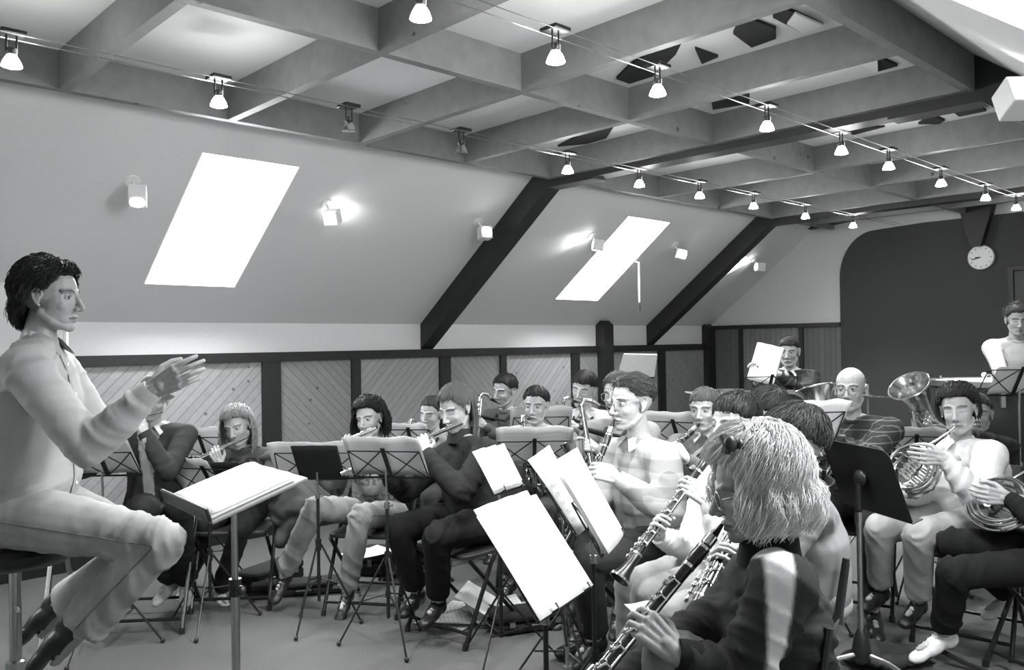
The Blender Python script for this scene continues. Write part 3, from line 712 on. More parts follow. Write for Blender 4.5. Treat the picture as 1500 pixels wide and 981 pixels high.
        if trok == 'denim':
            from mathutils.bvhtree import BVHTree
            b2 = BVHTree.FromPolygons([V(x) for x in vb], fb); sm_ = MB()
            for i in (0, 1):
                sd_ = Lb*(1 if i == 0 else -1)
                for A_, B_, n_ in ((hips[i], KN[i], 16), (KN[i], AN[i].lerp(KN[i], .12), 14)):
                    pk = []
                    for k_ in range(n_+1):
                        c0_ = A_.lerp(B_, k_/n_); h_ = b2.ray_cast(c0_+sd_*.3, -sd_)
                        if h_[0] is not None and (h_[0]-c0_).length < .14: pk.append(h_[0]+sd_*.001)
                    if len(pk) > 2: sm_.tube(pk, .0022, 5)
            if sm_.v: sm_.build('side_seams', cloth(tro*.45), tr_, world=True)
        for i in (0, 1):
            t = (TO[i]-AN[i]).normalized(); hz = V((t.x, t.y, 0)); hz = hz.normalized() if hz.length > .05 else Fb
            ms = MB(); heel = AN[i]-t*.035+V((0, 0, -.045)) if t.z > -.6 else AN[i]-hz*.02
            sd = left(hz); x = sd; y = t; z = x.cross(y); z = z if z.dot(KN[i]-AN[i]) > 0 else -z
            c0 = AN[i]-y*.03-z*.035
            ms.ell(c0+y*.02, (.036*s, .048*s, .04*s), (x, y, z)); ms.ell(c0+y*.10*s, (.039*s, .07*s, .032*s), (x, y, z)); ms.ell(c0+y*.17*s-z*.004, (.038*s, .055*s, .026*s), (x, y, z))
            ms.ell(c0+y*.03+z*.02, (.04*s, .05*s, .038*s), (x, y, z)); ms.ell(c0+y*.075*s+z*.012, (.037*s, .06*s, .034*s), (x, y, z))
            vc, nc, fc = remesh(ms, .007, 3)
            lz = (vc-np.array(c0))@np.array(z)                 # flatten the sole
            vc = vc - np.outer(np.minimum(lz+.026*s, 0), np.array(z))
            so = meshobj('shoe', vc, fc, mat('shoe_%d' % round(shoe*1000), shoe, .4, amp=.2, scale=40, bmp=.1, tone=True), root, org)
            tt = MB()
            for k_ in range(3): tt.tube([c0+y*(.07+.025*k_)*s-x*.02+z*(.044-.006*k_), c0+y*(.075+.025*k_)*s+z*(.0485-.006*k_), c0+y*(.08+.025*k_)*s+x*.02+z*(.044-.006*k_)], .003, 5)
            so['_o'] = tuple(base); tt.build('laces', M_plast if shoe > .3 else M_black, so, world=True)
            sk_ = MB().tube([AN[i]+(KN[i]-AN[i]).normalized()*.13, AN[i]+(KN[i]-AN[i]).normalized()*.03, AN[i]+z*.005-y*.005], [.040*s, .034*s, .032*s], 14)
            sk_.build('sock', cloth(sock if sock is not None else .25), root, world=True)
    # ---- hair
    if hair: make_hair(root, org, hl, Lh, Fh, Uh, hsc, **hair)
    if glasses:
        g = MB()
        for sx in (-1, 1):
            g.ring(hl(sx*.032, .098, .0), Fh, .022*hsc, .0016*hsc, 20, 6)
            g.tube([hl(sx*.054, .094, .006), hl(sx*.074, .06, .01), hl(sx*.08, -.005, .012), hl(sx*.08, -.02, .0)], .0016, 6)
        g.tube([hl(-.01, .1, .004), hl(0, .103, .007), hl(.01, .1, .004)], .0016, 6)
        gl = g.build('eyeglasses', M_steel, root, world=True)
        gl['_o'] = tuple(base)
        lens = MB()
        for sx in (-1, 1): lens.lathe([(0, 0), (.0215*hsc, 0)], hl(sx*.032, .098, 0), Fh, 20)
        lens.build('lens', glassmat(), gl, world=True)
    return dict(root=root, H=H, hl=hl, NB=NB, P=P, SH=SH, EL=EL, WR=WR, KN=KN, F=Fb, L=Lb, mouth=hl(0, .098, -.069))
def make_hair(root, org, hl, Lh, Fh, Uh, hs, val=.03, style='short', n=420, length=0., wave=0., r=.0016, fringe=66, side=97, back=122, vol=1., drop=0., parting=0., clump=0, frizz=.003, hang=80, cap=True, tilt=28, wl=.045):
    rng = random.Random(int(abs(hl(0, 0, 0).x)*977)+n)
    c = (0, -.016, .036); rr = (.082*vol, .099*(.5+.5*vol), .087*vol+.003)
    def lim(ph):
        aa = abs(ph)
        return fringe if aa < 38 else (fringe+(side-fringe)*min(1, (aa-38)/30) if aa < 105 else side+(back-side)*min(1, (aa-105)/35))
    def ang(d): return math.degrees(math.acos(max(-1, min(1, d.z)))), math.degrees(math.atan2(d.x, d.y))
    o = None
    if cap:
        q = MB().ell((0, 0, 0), 1, seg=44, rings=32); vs = []
        for p in q.v:
            d = p.normalized(); th, ph = ang(d); k = 1+noise.noise(d*9)*.03*vol
            ov = (th-lim(ph)*(1+.07*noise.noise(V((ph*.11, n*.37, 0))))+5)/12
            if ov > 0: k *= 1-.24*min(1, ov)
            x, y, z = d.x*rr[0]*k, d.y*rr[1]*k, d.z*rr[2]*k
            if y < 0 and z < 0: x *= 1+.12*z/rr[2]
            vs.append(hl(c[0]+x, c[1]+y, c[2]+z))
        mb = MB(); mb.add(vs, q.f); o = mb.build('hair', hairmat(val), root, world=True)
    rot = Matrix.Rotation(R_(tilt), 3, 'X')
    st = MB(); nc = max(1, clump); clumps = [(rng.uniform(0, 6.28), rng.uniform(.75, 1.3)) for _ in range(nc)]
    for k in range(n):
        ph0 = rng.uniform(-180, 180); th = rng.uniform(4, 118)
        d = rot @ V((math.sin(R_(th))*math.sin(R_(ph0)), math.sin(R_(th))*math.cos(R_(ph0)), math.cos(R_(th))))
        tr, pr = ang(d)
        if tr > lim(pr)-2: continue
        if style == 'bald' and (tr < 66 or abs(pr) < 70): continue
        ci = int((ph0+180)/360*nc) % nc
        cl = clumps[ci] if clump else (rng.uniform(0, 6.28), rng.uniform(.8, 1.2))
        lift = rng.uniform(.001, .005)*vol + frizz*rng.random()**2; drift = rng.gauss(0, 3 if clump else 9)+parting
        pts = []; L = 0; last = None; maxn = 5 if length < .04 and style in ('short', 'bald') else 40; hung = False; k0 = 0
        while k0 < maxn:
            a, b = R_(th), R_(ph0+drift*k0*.12)
            d = rot @ V((math.sin(a)*math.sin(b), math.sin(a)*math.cos(b), math.cos(a))); tr, pr = ang(d)
            if tr > lim(pr)*(1+.09*noise.noise(V((pr*.09, n*.37, 3))))*rng.uniform(.94, 1.07): hung = True; break
            e_ = 1+lift/.09*(min(1, .35+k0*.3))
            y_, z_ = d.y*rr[1]*e_, d.z*rr[2]*e_; x_ = d.x*rr[0]*e_
            if y_ < 0 and z_ < 0: x_ *= 1+.12*z_/rr[2]
            pts.append(hl(c[0]+x_, c[1]+y_, c[2]+z_)); th += 5.5; k0 += 1
        if len(pts) < 2: continue
        if length > 0 and hung and abs(pr) > hang:
            LL = length*rng.uniform(.75, 1.08); p = pts[-1]; dr = (pts[-1]-pts[-2]).normalized(); out = Lh*d.x + Fh*d.y; m_ = max(3, int(LL/.009))
            for j in range(m_):
                dr = (dr*.8 + (-UPZ)*.2).normalized(); p = p+dr*(LL/m_)+out*(drop*math.cos(j/m_*2.6)/m_*1.5); pts.append(p.copy())
        if wave:
            out = []; s_ = 0
            for j, p in enumerate(pts):
                if j: s_ += (pts[j]-pts[j-1]).length
                t = (pts[min(j+1, len(pts)-1)]-pts[max(j-1, 0)]).normalized(); nrm = (p-hl(*c)).normalized(); sd = t.cross(nrm)
                am = wave*min(1, s_/.03+.15); w_ = 6.283*s_/wl*cl[1]+cl[0]
                out.append(p + sd*(math.sin(w_)*am) + nrm*((math.cos(w_)*.5+.5)*am) + V((rng.uniform(-1, 1), rng.uniform(-1, 1), rng.uniform(-1, 1)))*frizz*.15)
            pts = out
        m_ = len(pts); st.tube(pts, [r*hs*(1.4 if j else .5)*(1-.65*j/m_) for j in range(m_)], 4)
    if not st.v: return o
    if o is not None:
        o['_o'] = tuple(org); st.build('hair_strands', hairmat(min(.75, val*1.5)), o, world=True)
    else: o = st.build('hair', hairmat(min(.7, val*1.5)), root, world=True)
    return o
# ------------------------------------------------------------------ chairs, stands, sheets
def make_chair(label, pos, f, group='folding chairs of the players', z=.45):
    r = empty('folding_chair', (pos.x, pos.y, 0), rotz(f), label, 'chair', group)
    k = z/.45
    MB().rbox((-.2, -.2, z-.022), (.2, .2, z), .05).build('seat', M_grey, r, bevel=.006)
    b = MB(); n = 8
    ps = [V((-.175+.35*i/n, -.245-.03*math.sin(PI*i/n), .0)) for i in range(n+1)]
    vs = []; 
    for p in ps: vs += [V((p.x, p.y, .66)), V((p.x, p.y-.025, .84)), V((p.x, p.y-.010, .66)), V((p.x, p.y-.035, .84))]
    fs = []
    for i in range(n):
        a = 4*i; fs += [(a, a+4, a+5, a+1), (a+2, a+3, a+7, a+6), (a+1, a+5, a+7, a+3), (a, a+2, a+6, a+4)]
    fs += [(0, 1, 3, 2), (4*n, 4*n+2, 4*n+3, 4*n+1)]
    b.add(vs, fs).build('backrest', M_grey, r)
    for sx in (-1, 1):
        MB().tube([(sx*.215, .22, .012), (sx*.215, .02, z-.05), (sx*.205, -.235, .70), (sx*.195, -.265, .86)], .011, 8).build('leg', M_blackm, r)
        MB().tube([(sx*.195, -.24, .012), (sx*.195, .16, z-.03)], .011, 8).build('leg', M_blackm, r)
        MB().tube([(sx*.215, .22, 0), (sx*.215, .215, .03)], .015, 8).build('foot_cap', M_black, r)
    MB().tube([(-.195, -.19, .075), (.195, -.19, .075)], .009, 8).build('stretcher', M_blackm, r)
    MB().tube([(-.215, .19, .07), (.215, .19, .07)], .009, 8).build('stretcher', M_blackm, r)
    return r
def sheet(name, label, M4, w, h, kind='back', group='sheet music on the stands', bend=.012, leaves=2, cat='sheet music', rot=0):
    """paper lying in the plane X (width) Z (height) of M4, curved like an open score"""
    nx, nz = 16, 6; vs = []; fs = []
    for j in range(nz+1):
        for i in range(nx+1):
            x = -w/2+w*i/nx; z = h*j/nz; u = abs(i/nx*2-1) if leaves == 2 else i/nx
            y = bend*math.sin(PI*u)*(1 if leaves == 2 else .8) + .005*(j/nz)**3*math.sin(i*1.1)*(bend/.012)
            vs.append(V((x, y+.001, z)))
    n = len(vs)
    vs += [p+V((0, .0012, 0)) for p in vs]
    W = nx+1
    for j in range(nz):
        for i in range(nx):
            a = j*W+i; fs.append((a, a+1, a+W+1, a+W)); fs.append((n+a, n+a+W, n+a+W+1, n+a+1))
    for i in range(nx): fs += [(i, n+i, n+i+1, i+1), (nz*W+i, nz*W+i+1, n+nz*W+i+1, n+nz*W+i)]
    for j in range(nz): a = j*W; fs += [(a, a+W, n+a+W, n+a), (a+nx, n+a+nx, n+a+W+nx, a+W+nx)]
    me = bpy.data.meshes.new(name); me.from_pydata([tuple(p) for p in vs], [], fs); me.update(); me.shade_smooth()
    uv = me.uv_layers.new(name='UVMap')
    for lp in me.loops: p = me.vertices[lp.vertex_index].co; uv.data[lp.index].uv = (p.x/w+.5, p.z/h)
    o = bpy.data.objects.new(name, me); C.objects.link(o); me.materials.append(sheetmat(kind)); o.matrix_world = M4
    return tag(o, label, cat, group)
def music_stand(label, ctr, a, tilt=22, w=.46, h=.24, legrot=30, sheets=(), metal=None, spread=.27, hub=.36, legs=True, group='wire music stands', legz=0., top_knob=True, aim=None):
    """ctr: (u, v, depth) of the desk's middle; a: the way its front faces"""
    p = U(*ctr) if not isinstance(ctr, V) else ctr; f = face(a); m = metal or M_blackm
    r = empty('music_stand', (p.x, p.y, 0), rotz(f), label, 'music stand', group); zc = p.z
    ct, st_ = math.cos(R_(tilt)), math.sin(R_(tilt)); s0 = h/2
    def D_(x, hh, n=0): return V((x, -st_*hh+n*ct, zc+ct*hh+n*st_))
    dk = MB(); t = .0035
    dk.tube([D_(-w/2, -s0), D_(w/2, -s0)], .0055, 6).tube([D_(-w/2*.93, s0*.62), D_(w/2*.93, s0*.62)], t, 6)
    for sx in (-1, 1):
        dk.tube([D_(sx*w/2, -s0), D_(sx*w/2*.93, s0*.62)], t, 6)
        dk.tube([D_(sx*w/2, -s0), D_(0, s0*.75)], t, 6); dk.tube([D_(sx*w/2*.93, s0*.62), D_(sx*w*.2, -s0*.35), D_(0, -s0)], t, 6)
        dk.tube([D_(sx*w*.3, -s0), D_(sx*w*.3, -s0, .04), D_(sx*w*.3, -s0+.02, .04)], t, 6)
    dk.box((-.011, -.004, -s0), (.011, .003, s0*.8), (V((1, 0, 0)), V((0, ct, st_)), V((0, -st_, ct))), V((0, 0, zc)))
    dk.build('desk', m, r)
    zk = min(.70, zc-.17)
    if legs:
        MB().tube([(0, -.01, zc-s0*.4), (0, 0, zc-s0-.05), (0, 0, zk+.02)], .006, 8).tube([(0, 0, zc-s0-.02), (0, 0, zk-.04)], .006, 8).build('upper_pole', M_steel, r)
        MB().tube([(0, 0, zk), (0, 0, .14)], .009, 10).build('lower_pole', m, r)
        kb = MB(); kb.lathe([(0, -.014), (.014, -.014), (.014, .014), (0, .014)], (0, 0, zk), (0, 0, 1), 12).tube([(0, 0, zk), (.03, 0, zk)], .006, 8).build('clamp_knob', M_steel, r)
        MB().lathe([(.0095, -.03), (.016, -.03), (.016, .03), (.0095, .03)], (0, 0, hub+.02), (0, 0, 1), 12).build('leg_collar', m, r); MB().lathe([(.0095, -.014), (.014, -.014), (.014, .014), (.0095, .014)], (0, 0, hub-.16), (0, 0, 1), 12).build('lower_collar', m, r)
        for k in range(3):
            A = R_(legrot+120*k); dx, dy = math.cos(A), math.sin(A)
            lg = MB().tube([(dx*.015, dy*.015, hub+.02), (dx*spread, dy*spread, .012)], .0055, 6, xdir=None)
            lg.tube([(dx*.012, dy*.012, hub-.16), (dx*spread*.5, dy*spread*.5, (hub+.02)*.5+.006)], .004, 6); l_ = lg.build('leg', m, r)
            MB().ell((dx*spread, dy*spread, .013), .012, seg=8, rings=6).build('rubber_foot', M_black, l_)
    bpy.context.view_layer.update(); Mr = Matrix.Translation((p.x, p.y, 0)) @ Matrix.Rotation(rotz(f), 4, 'Z')
    for sd in sheets:
        dx = sd.get('dx', 0); dn = sd.get('n', .008); dz = sd.get('dz', 0); rl = sd.get('roll', 0)
        b = Matrix((( 1, 0, 0, dx), (0, ct, -st_, -st_*(-s0+dz)+ct*dn), (0, st_, ct, zc+ct*(-s0+dz)+st_*dn), (0, 0, 0, 1)))
        sheet(sd.get('name', 'sheet_music'), sd['lab'], Mr @ b @ Matrix.Rotation(R_(rl), 4, 'Y'), sd.get('w', w*.95), sd.get('h', .3), sd.get('kind', 'back'), bend=sd.get('bend', .012), leaves=sd.get('leaves', 2), cat=sd.get('cat', 'sheet music'), group=sd.get('group', 'sheet music on the stands'))
        if sd.get('mat'): C.objects[-1].data.materials[0] = sd['mat']
    r['zc'] = zc; del r['zc']
    return r
# ------------------------------------------------------------------ instruments (world coordinates)
def frame(I):
    I = I.normalized(); x = I.cross(UPZ).normalized(); return x, I, x.cross(I)
def flute(A, B, label):
    """A the head end, B the foot end"""
    I = (B-A).normalized(); L = (B-A).length; x, _, z = frame(I)
    r = empty('flute', A, 0, label, 'flute', 'flutes being played')
    MB().tube([A, A+I*L*.33, B], [.0105, .0105, .0105], 14).build('tube', M_chrome, r, world=True)
    MB().lathe([(.0105, -.004), (.0118, 0), (.0118, .03), (.0105, .034)], A+I*L*.32, I, 16).lathe([(0, -.004), (.0115, -.004), (.0115, .01), (0, .01)], A, I, 14).build('joint_ring', M_chrome, r, world=True)
    MB().ell(A+I*L*.13+z*.009, (.022, .012, .004), (I, x, z)).build('lip_plate', M_chrome, r, world=True)
    kp = MB()
    for i in range(14):
        q = A+I*L*(.4+.042*i)+z*.0125; kp.lathe([(0, .0), (.0085, .0), (.0085, .004), (0, .0045)], q, z, 10)
    kp.tube([A+I*L*.38+x*.012+z*.008, A+I*L*.98+x*.012+z*.008], .0022, 6)
    kp.build('keys', M_chrome, r, world=True); return r
def clarinet(A, B, label):
    I = (B-A).normalized(); L = (B-A).length; x, _, z = frame(I); f = L/.66
    r = empty('clarinet', A, 0, label, 'clarinet', 'clarinets being played')
    MB().lathe([(0, 0), (.004, .0), (.009, .03), (.012, .06), (.0115, .085)], A, I, 16).build('mouthpiece', M_ebony, r, world=True)
    MB().lathe([(.0115, .085), (.0155, .088), (.017, .115), (.0150, .145), (.0138, .148), (.0136, L*.5), (.0142, L-.16), (.015, L-.115)], A, I, 20).build('body', M_ebony, r, world=True)
    MB().lathe([(.015, L-.115), (.017, L-.11), (.018, L-.075), (.024, L-.035), (.037, L-.004), (.038, L), (.034, L-.002), (.02, L-.04), (.012, L-.1)], A, I, 28).build('bell', M_ebony, r, world=True)
    for h, rr in ((.086, .0162), (.146, .0158), (L*.53, .0155), (L-.113, .0175), (L-.004, .0388)):
        MB().lathe([(rr-.004, -.004), (rr, -.004), (rr, .004), (rr-.004, .004)], A+I*h, I, 24).build('metal_ring', M_chrome, r, world=True)
    MB().lathe([(.0125, 0), (.0145, .001), (.0145, .028), (.0125, .03)], A+I*.045, I, 16).build('ligature', M_chrome, r, world=True)
    kp = MB()
    for sgn, o0 in ((1, 0.), (-1, .5)):
        kp.tube([A+I*.2+x*.018*sgn+z*.006, A+I*(L-.15)+x*.018*sgn+z*.006], .0025, 6)
    for i in range(7):
        q = A+I*(.2+(L-.36)*i/6.)+z*.015; kp.ring(q, z, .0085, .002, 12, 5); kp.lathe([(0, 0), (.007, 0), (.007, .003), (0, .004)], q+x*.014-z*.003+I*.012, (x+z).normalized(), 10)
        kp.tube([q-x*.02-z*.01, q-x*.012+z*.004, q+I*.02-x*.004+z*.006], .0028, 6)
    for i in range(4):
        q = A+I*(L-.2+.026*i)+x*.018; kp.tube([q, q+x*.012+z*.004, q+x*.012+z*.006+I*.03], .0035, 6); kp.ell(q+x*.012+z*.006+I*.03, (.009, .006, .009))
    kp.build('keys', M_chrome, r, world=True); return r
def saxophone(A, B, f, label, s=1., side=None):
    """A mouthpiece tip, B bottom of the bow, f the way the bell points (horizontal)"""
    I = (B-A).normalized(); f = (f-I*f.dot(I)).normalized(); r = empty('saxophone', A, 0, label, 'saxophone', 'saxophones being played')
    L = (B-A).length
    neck0 = A+f*.055*s; top = A+f*.16*s+I*.035*s
    MB().tube([A, A+(neck0-A)*.6, neck0+f*.01], [.004, .010, .0125], 12).build('mouthpiece', M_ebony, r, world=True)
    pts = [neck0, A+f*.11*s-I*.015, A+f*.15*s-I*.005, top+f*.005]; 
    MB().tube(pts, [.009, .011, .0125, .0135], 14).build('neck', M_brass, r, world=True)
    b0 = top; bow = [b0, b0.lerp(B, .4), b0.lerp(B, .8), B-I*.05*s, B+f*.03*s, B+f*.075*s, B+f*.11*s-I*.04*s, B+f*.13*s-I*.14*s, B+f*.15*s-I*.24*s, B+f*.175*s-I*.29*s]
    rr = [.012, .016, .022, .026, .029, .031, .033, .038, .047, .062]
    MB().tube(bow, [q*s for q in rr], 20, cap=False).build('body', M_brass, r, world=True)
    MB().ring(bow[-1], (bow[-1]-bow[-2]), .062*s, .004, 28, 6).build('bell_rim', M_brass, r, world=True)
    kp = MB(); x = I.cross(f).normalized()
    for i in range(9):
        q = b0.lerp(B, .1+.085*i)-f*.0; rad = (.016+.0022*i)*s; kp.lathe([(0, 0), (rad*.8, 0), (rad*.8, .006), (0, .007)], q-f*(rad*.9)*-1+x*.0, f, 12)
        kp.lathe([(0, 0), (rad*.55, 0), (rad*.5, .005), (0, .006)], q+x*(rad*1.1), x, 10)
    for sg in (-1, 1): kp.tube([b0.lerp(B, .05)+x*sg*.03*s, b0.lerp(B, .88)+x*sg*.04*s], .003, 6)
    for i in range(3): kp.lathe([(0, 0), (.027*s, 0), (.027*s, .006), (0, .01)], B+f*(.12+.012*i)*s-I*(.08+.06*i)*s+x*.045*s, x, 14)
    kp.build('keys', M_brass, r, world=True); return r
def french_horn(Mo, Cn, axis, bell, label, R=.15):
    """Mo mouthpiece tip, Cn centre of the coils, axis the coil axis, bell: direction to the bell"""
    axis = axis.normalized(); r = empty('french_horn', Cn, 0, label, 'french horn', 'french horns being played')
    t0 = (Mo-Cn); x = (t0-axis*t0.dot(axis)).normalized(); y = axis.cross(x)
    c = MB()
    for k, (rr, o, th) in enumerate(((R, 0, .008), (R*.94, .018, .007), (R*.8, -.012, .0065), (R*.84, .03, .0065), (R*.62, .01, .006))):
        c.ring(Cn+axis*o+x*(.01*(k % 2)), axis, rr, th, 40, 8)
    c.build('coiled_tubing', M_brass, r, world=True)
    bd = V(bell).normalized(); st0 = Cn - x*R*.8
    m1_ = (axis.cross(x)); pts = [Cn+x*R*.6-y*R*.8, Cn-x*R*.1-y*R*.98, Cn-x*R*.6-y*R*.7, Cn-x*R*.75-y*R*.1+bd*.05, Cn-x*R*.65+bd*.14, Cn-x*R*.5+bd*.21]
    MB().tube(pts, [.010, .015, .022, .036, .065, .125], 28, cap=False).build('bell', M_brass, r, world=True)
    MB().ring(pts[-1], pts[-1]-pts[-2], .125, .004, 36, 6).build('bell_rim', M_brass, r, world=True)
    MB().tube([Mo, Mo.lerp(Cn+x*R+y*R*.2, .25), Mo.lerp(Cn+x*R+y*R*.2, .7), Cn+x*R+y*R*.25, Cn+x*R*.7+y*R*.8], [.011, .005, .006, .007, .008], 10).lathe([(.006, .02), (.0115, .004), (.0125, 0), (.009, .001)], Mo, Cn-Mo, 14).build('lead_pipe', M_brass, r, world=True)
    v = MB()
    for k in range(3):
        q = Cn+x*(.035*k-.03)+y*.02; v.lathe([(0, -.03), (.017, -.03), (.018, -.025), (.018, .025), (.017, .03), (0, .03)], q, axis, 16); v.tube([q+axis*.03, q+axis*.045+x*.0, q+y*.05+axis*.05], .004, 6); v.ell(q+y*.055+axis*.05, (.009, .009, .004))
    v.build('rotary_valves', M_chrome, r, world=True)
    sl = MB()
    for k in range(4):
        q = Cn+x*(.03*k-.05)-y*.03; sl.tube([q, q-y*(.05+.01*k)+axis*.02, q-y*(.055+.01*k)+x*.014+axis*.02, q+x*.018], .0055, 8)
    sl.build('tuning_slides', M_brass, r, world=True); return r
def euphonium(Mo, Cn, up, f, label, s=1.):
    """Cn centre of the body, up the bell axis, f towards the player's front"""
    up = up.normalized(); f = (f-up*f.dot(up)).normalized(); x = up.cross(f)
    r = empty('euphonium', Cn, 0, label, 'euphonium', 'euphoniums')
    be = Cn+up*.33*s
    MB().tube([Cn-up*.2*s-x*.06*s, Cn-up*.27*s, Cn-up*.22*s+x*.07*s, Cn-up*.05*s+x*.085*s, Cn+up*.1*s+x*.08*s, Cn+up*.22*s+x*.08*s, Cn+up*.29*s+x*.08*s, be+x*.08*s], [q*s for q in (.028, .034, .04, .046, .055, .075, .105, .14)], 28, cap=False).build('bell', M_brass, r, world=True)
    MB().ring(be+x*.08*s, up, .14*s, .005, 36, 6).build('bell_rim', M_brass, r, world=True)
    c = MB()
    c.tube([Cn-up*.2*s-x*.06*s, Cn-x*.09*s, Cn+up*.12*s-x*.085*s, Cn+up*.19*s-x*.04*s, Cn+up*.15*s+x*.0, Cn-up*.1*s+x*.0], [q*s for q in (.028, .024, .02, .018, .016, .013)], 14)
    c.tube([Mo, Mo.lerp(Cn+up*.1*s, .4), Cn+up*.12*s-x*.03*s, Cn+up*.0-x*.05+f*.04], [.008, .006, .0075, .0075], 10).lathe([(.007, .03), (.013, .006), (.0145, 0), (.01, .001)], Mo, Cn-Mo, 14)
    c.build('tubing', M_brass, r, world=True)
    v = MB()
    for k in range(3):
        q = Cn-x*(.03-.035*k)*s+f*.045*s; v.lathe([(0, -.11), (.016, -.11), (.017, -.105), (.017, .07), (.013, .075), (.004, .08), (.004, .1), (.011, .1), (.011, .106), (0, .107)], q, up, 16)
    v.build('valves', M_chrome, r, world=True); return r
# ------------------------------------------------------------------ the players
def mouth(head, hy, hp=0, ht=0, hs=1.):
    H = U(*head); Fh = face(hy); Lh = left(Fh)
    Fh2 = Fh*math.cos(R_(hp)) - UPZ*math.sin(R_(hp)); Uh = UPZ*math.cos(R_(hp)) + Fh*math.sin(R_(hp))
    Uh = Uh*math.cos(R_(ht)) - Lh*math.sin(R_(ht))
    return H + (Fh2*.100 - Uh*.069)*hs, Fh2
def flutist(lab, ilab, head, hy, B, hp=10, ht=0, g=(.24, .52), **k):
    m, f = mouth(head, hy, hp, ht, k.get('hs', 1.)); m = m+f*.012; I = (U(*B)-m).normalized()
    A = m-I*.087; flute(A, A+I*.67, ilab)
    k.setdefault('grips', ((A+I*.67*g[0]+V((0, 0, -.0)), -I), (A+I*.67*(g[1]+.1), -I)))
    return person(lab, head, hy, hp, ht, **k)
def clarinetist(lab, ilab, head, hy, B, hp=5, ht=0, g=(.42, .68), **k):
    m, f = mouth(head, hy, hp, ht, k.get('hs', 1.)); I = (U(*B)-m).normalized(); A = m-I*.012
    clarinet(A, A+I*.66, ilab)
    k.setdefault('grips', ((A+I*.66*g[0], -I), (A+I*.66*g[1], -I)))
    return person(lab, head, hy, hp, ht, **k)
def saxist(lab, ilab, head, hy, B, bf, hp=5, ht=0, g=(.35, .7), sx=1., **k):
    m, f = mouth(head, hy, hp, ht, k.get('hs', 1.)); I = (U(*B)-m).normalized(); A = m-f*.01
    saxophone(A, A+I*(.52*sx), face(bf), ilab, sx)
    off = face(bf)*.16*sx
    k.setdefault('grips', ((A+off*.95+I*.52*sx*g[0], -I), (A+off*.7+I*.52*sx*g[1], -I)))
    k.setdefault('strap', A+off+I*.1)
    return person(lab, head, hy, hp, ht, **k)
def chair_for(p, label, f=None, z=.45, fw=.10, **k):
    q = p['P'] + p['F']*fw; return make_chair(label, q, face(f) if f is not None else p['F'], z=z, **k)
# conductor on the high stool
cd = person('man conducting from a high stool in a pale shirt and faded jeans', (74, 436, 2.82), 92, 4, 0, by=92, s=1.07, hs=.97, nbo=.136, group=None, pelvis=(30, 742, 2.85),
    sh=((88, 548, 3.02), (36, 538, 2.64)), elbows=((150, 640, 3.1), (128, 655, 2.6)), knees=((212, 795, 3.02), (238, 792, 2.68)), ankles=((88, 893, 3.1), (112, 925, 2.74)), toes=((48, 940, 3.1), (66, 985, 2.74)),
    hands=(((206, 585, 3.05), face(85)+UPZ*.35, UPZ*.8-face(90)*.3), ((222, 572, 2.62), face(85)+UPZ*.5, UPZ*.8-face(90)*.4)), curl=(14, 16, 12),
    top=.42, tro=.34, trok='denim', shoe=.012, sock=.45, skin=.42, hair=dict(val=.012, style='mid', n=2600, length=.08, wave=.006, tilt=-20, fringe=60, side=94, back=127, vol=1.13, r=.0013, frizz=.009, hang=92, drop=.03, clump=40), collar=('shirt', .45), wr=.009, vox=.003, fat=1.12, hem=-.02, eyes='open', cuffr=.078, blouse=1.16)
st = empty('bar_stool', V((cd['P'].x, cd['P'].y, 0)) - cd['F']*.02, rotz(cd['F']), 'high round stool with black seat and steel column under the conductor', 'stool')
sz = cd['P'].z-.115
MB().lathe([(0, -.07), (.17, -.07), (.2, -.045), (.205, -.02), (.19, -.002), (0, 0)], (0, 0, sz), (0, 0, 1), 32).build('seat', M_black, st)
MB().lathe([(.019, .42), (.019, sz-.07)], (0, 0, 0), (0, 0, 1), 18).lathe([(.03, .05), (.03, .45), (.02, .455)], (0, 0, 0), (0, 0, 1), 18).build('column', M_steel, st)
MB().ring((0, 0, .32), (0, 0, 1), .2, .010, 32, 8).tube([(.02, 0, .32), (.2, 0, .32)], .008).tube([(-.02, 0, .32), (-.2, 0, .32)], .008).build('foot_ring', M_steel, st)
MB().tube([(0, .0, sz-.22), (.09, .06, sz-.21)], .005).build('height_lever', M_steel, st)
for k_ in range(4):
    A = R_(45+90*k_); MB().tube([(0, 0, .14), (math.cos(A)*.12, math.sin(A)*.12, .1), (math.cos(A)*.27, math.sin(A)*.27, .015)], [.02, .018, .014], 10).build('leg', M_steel, st)
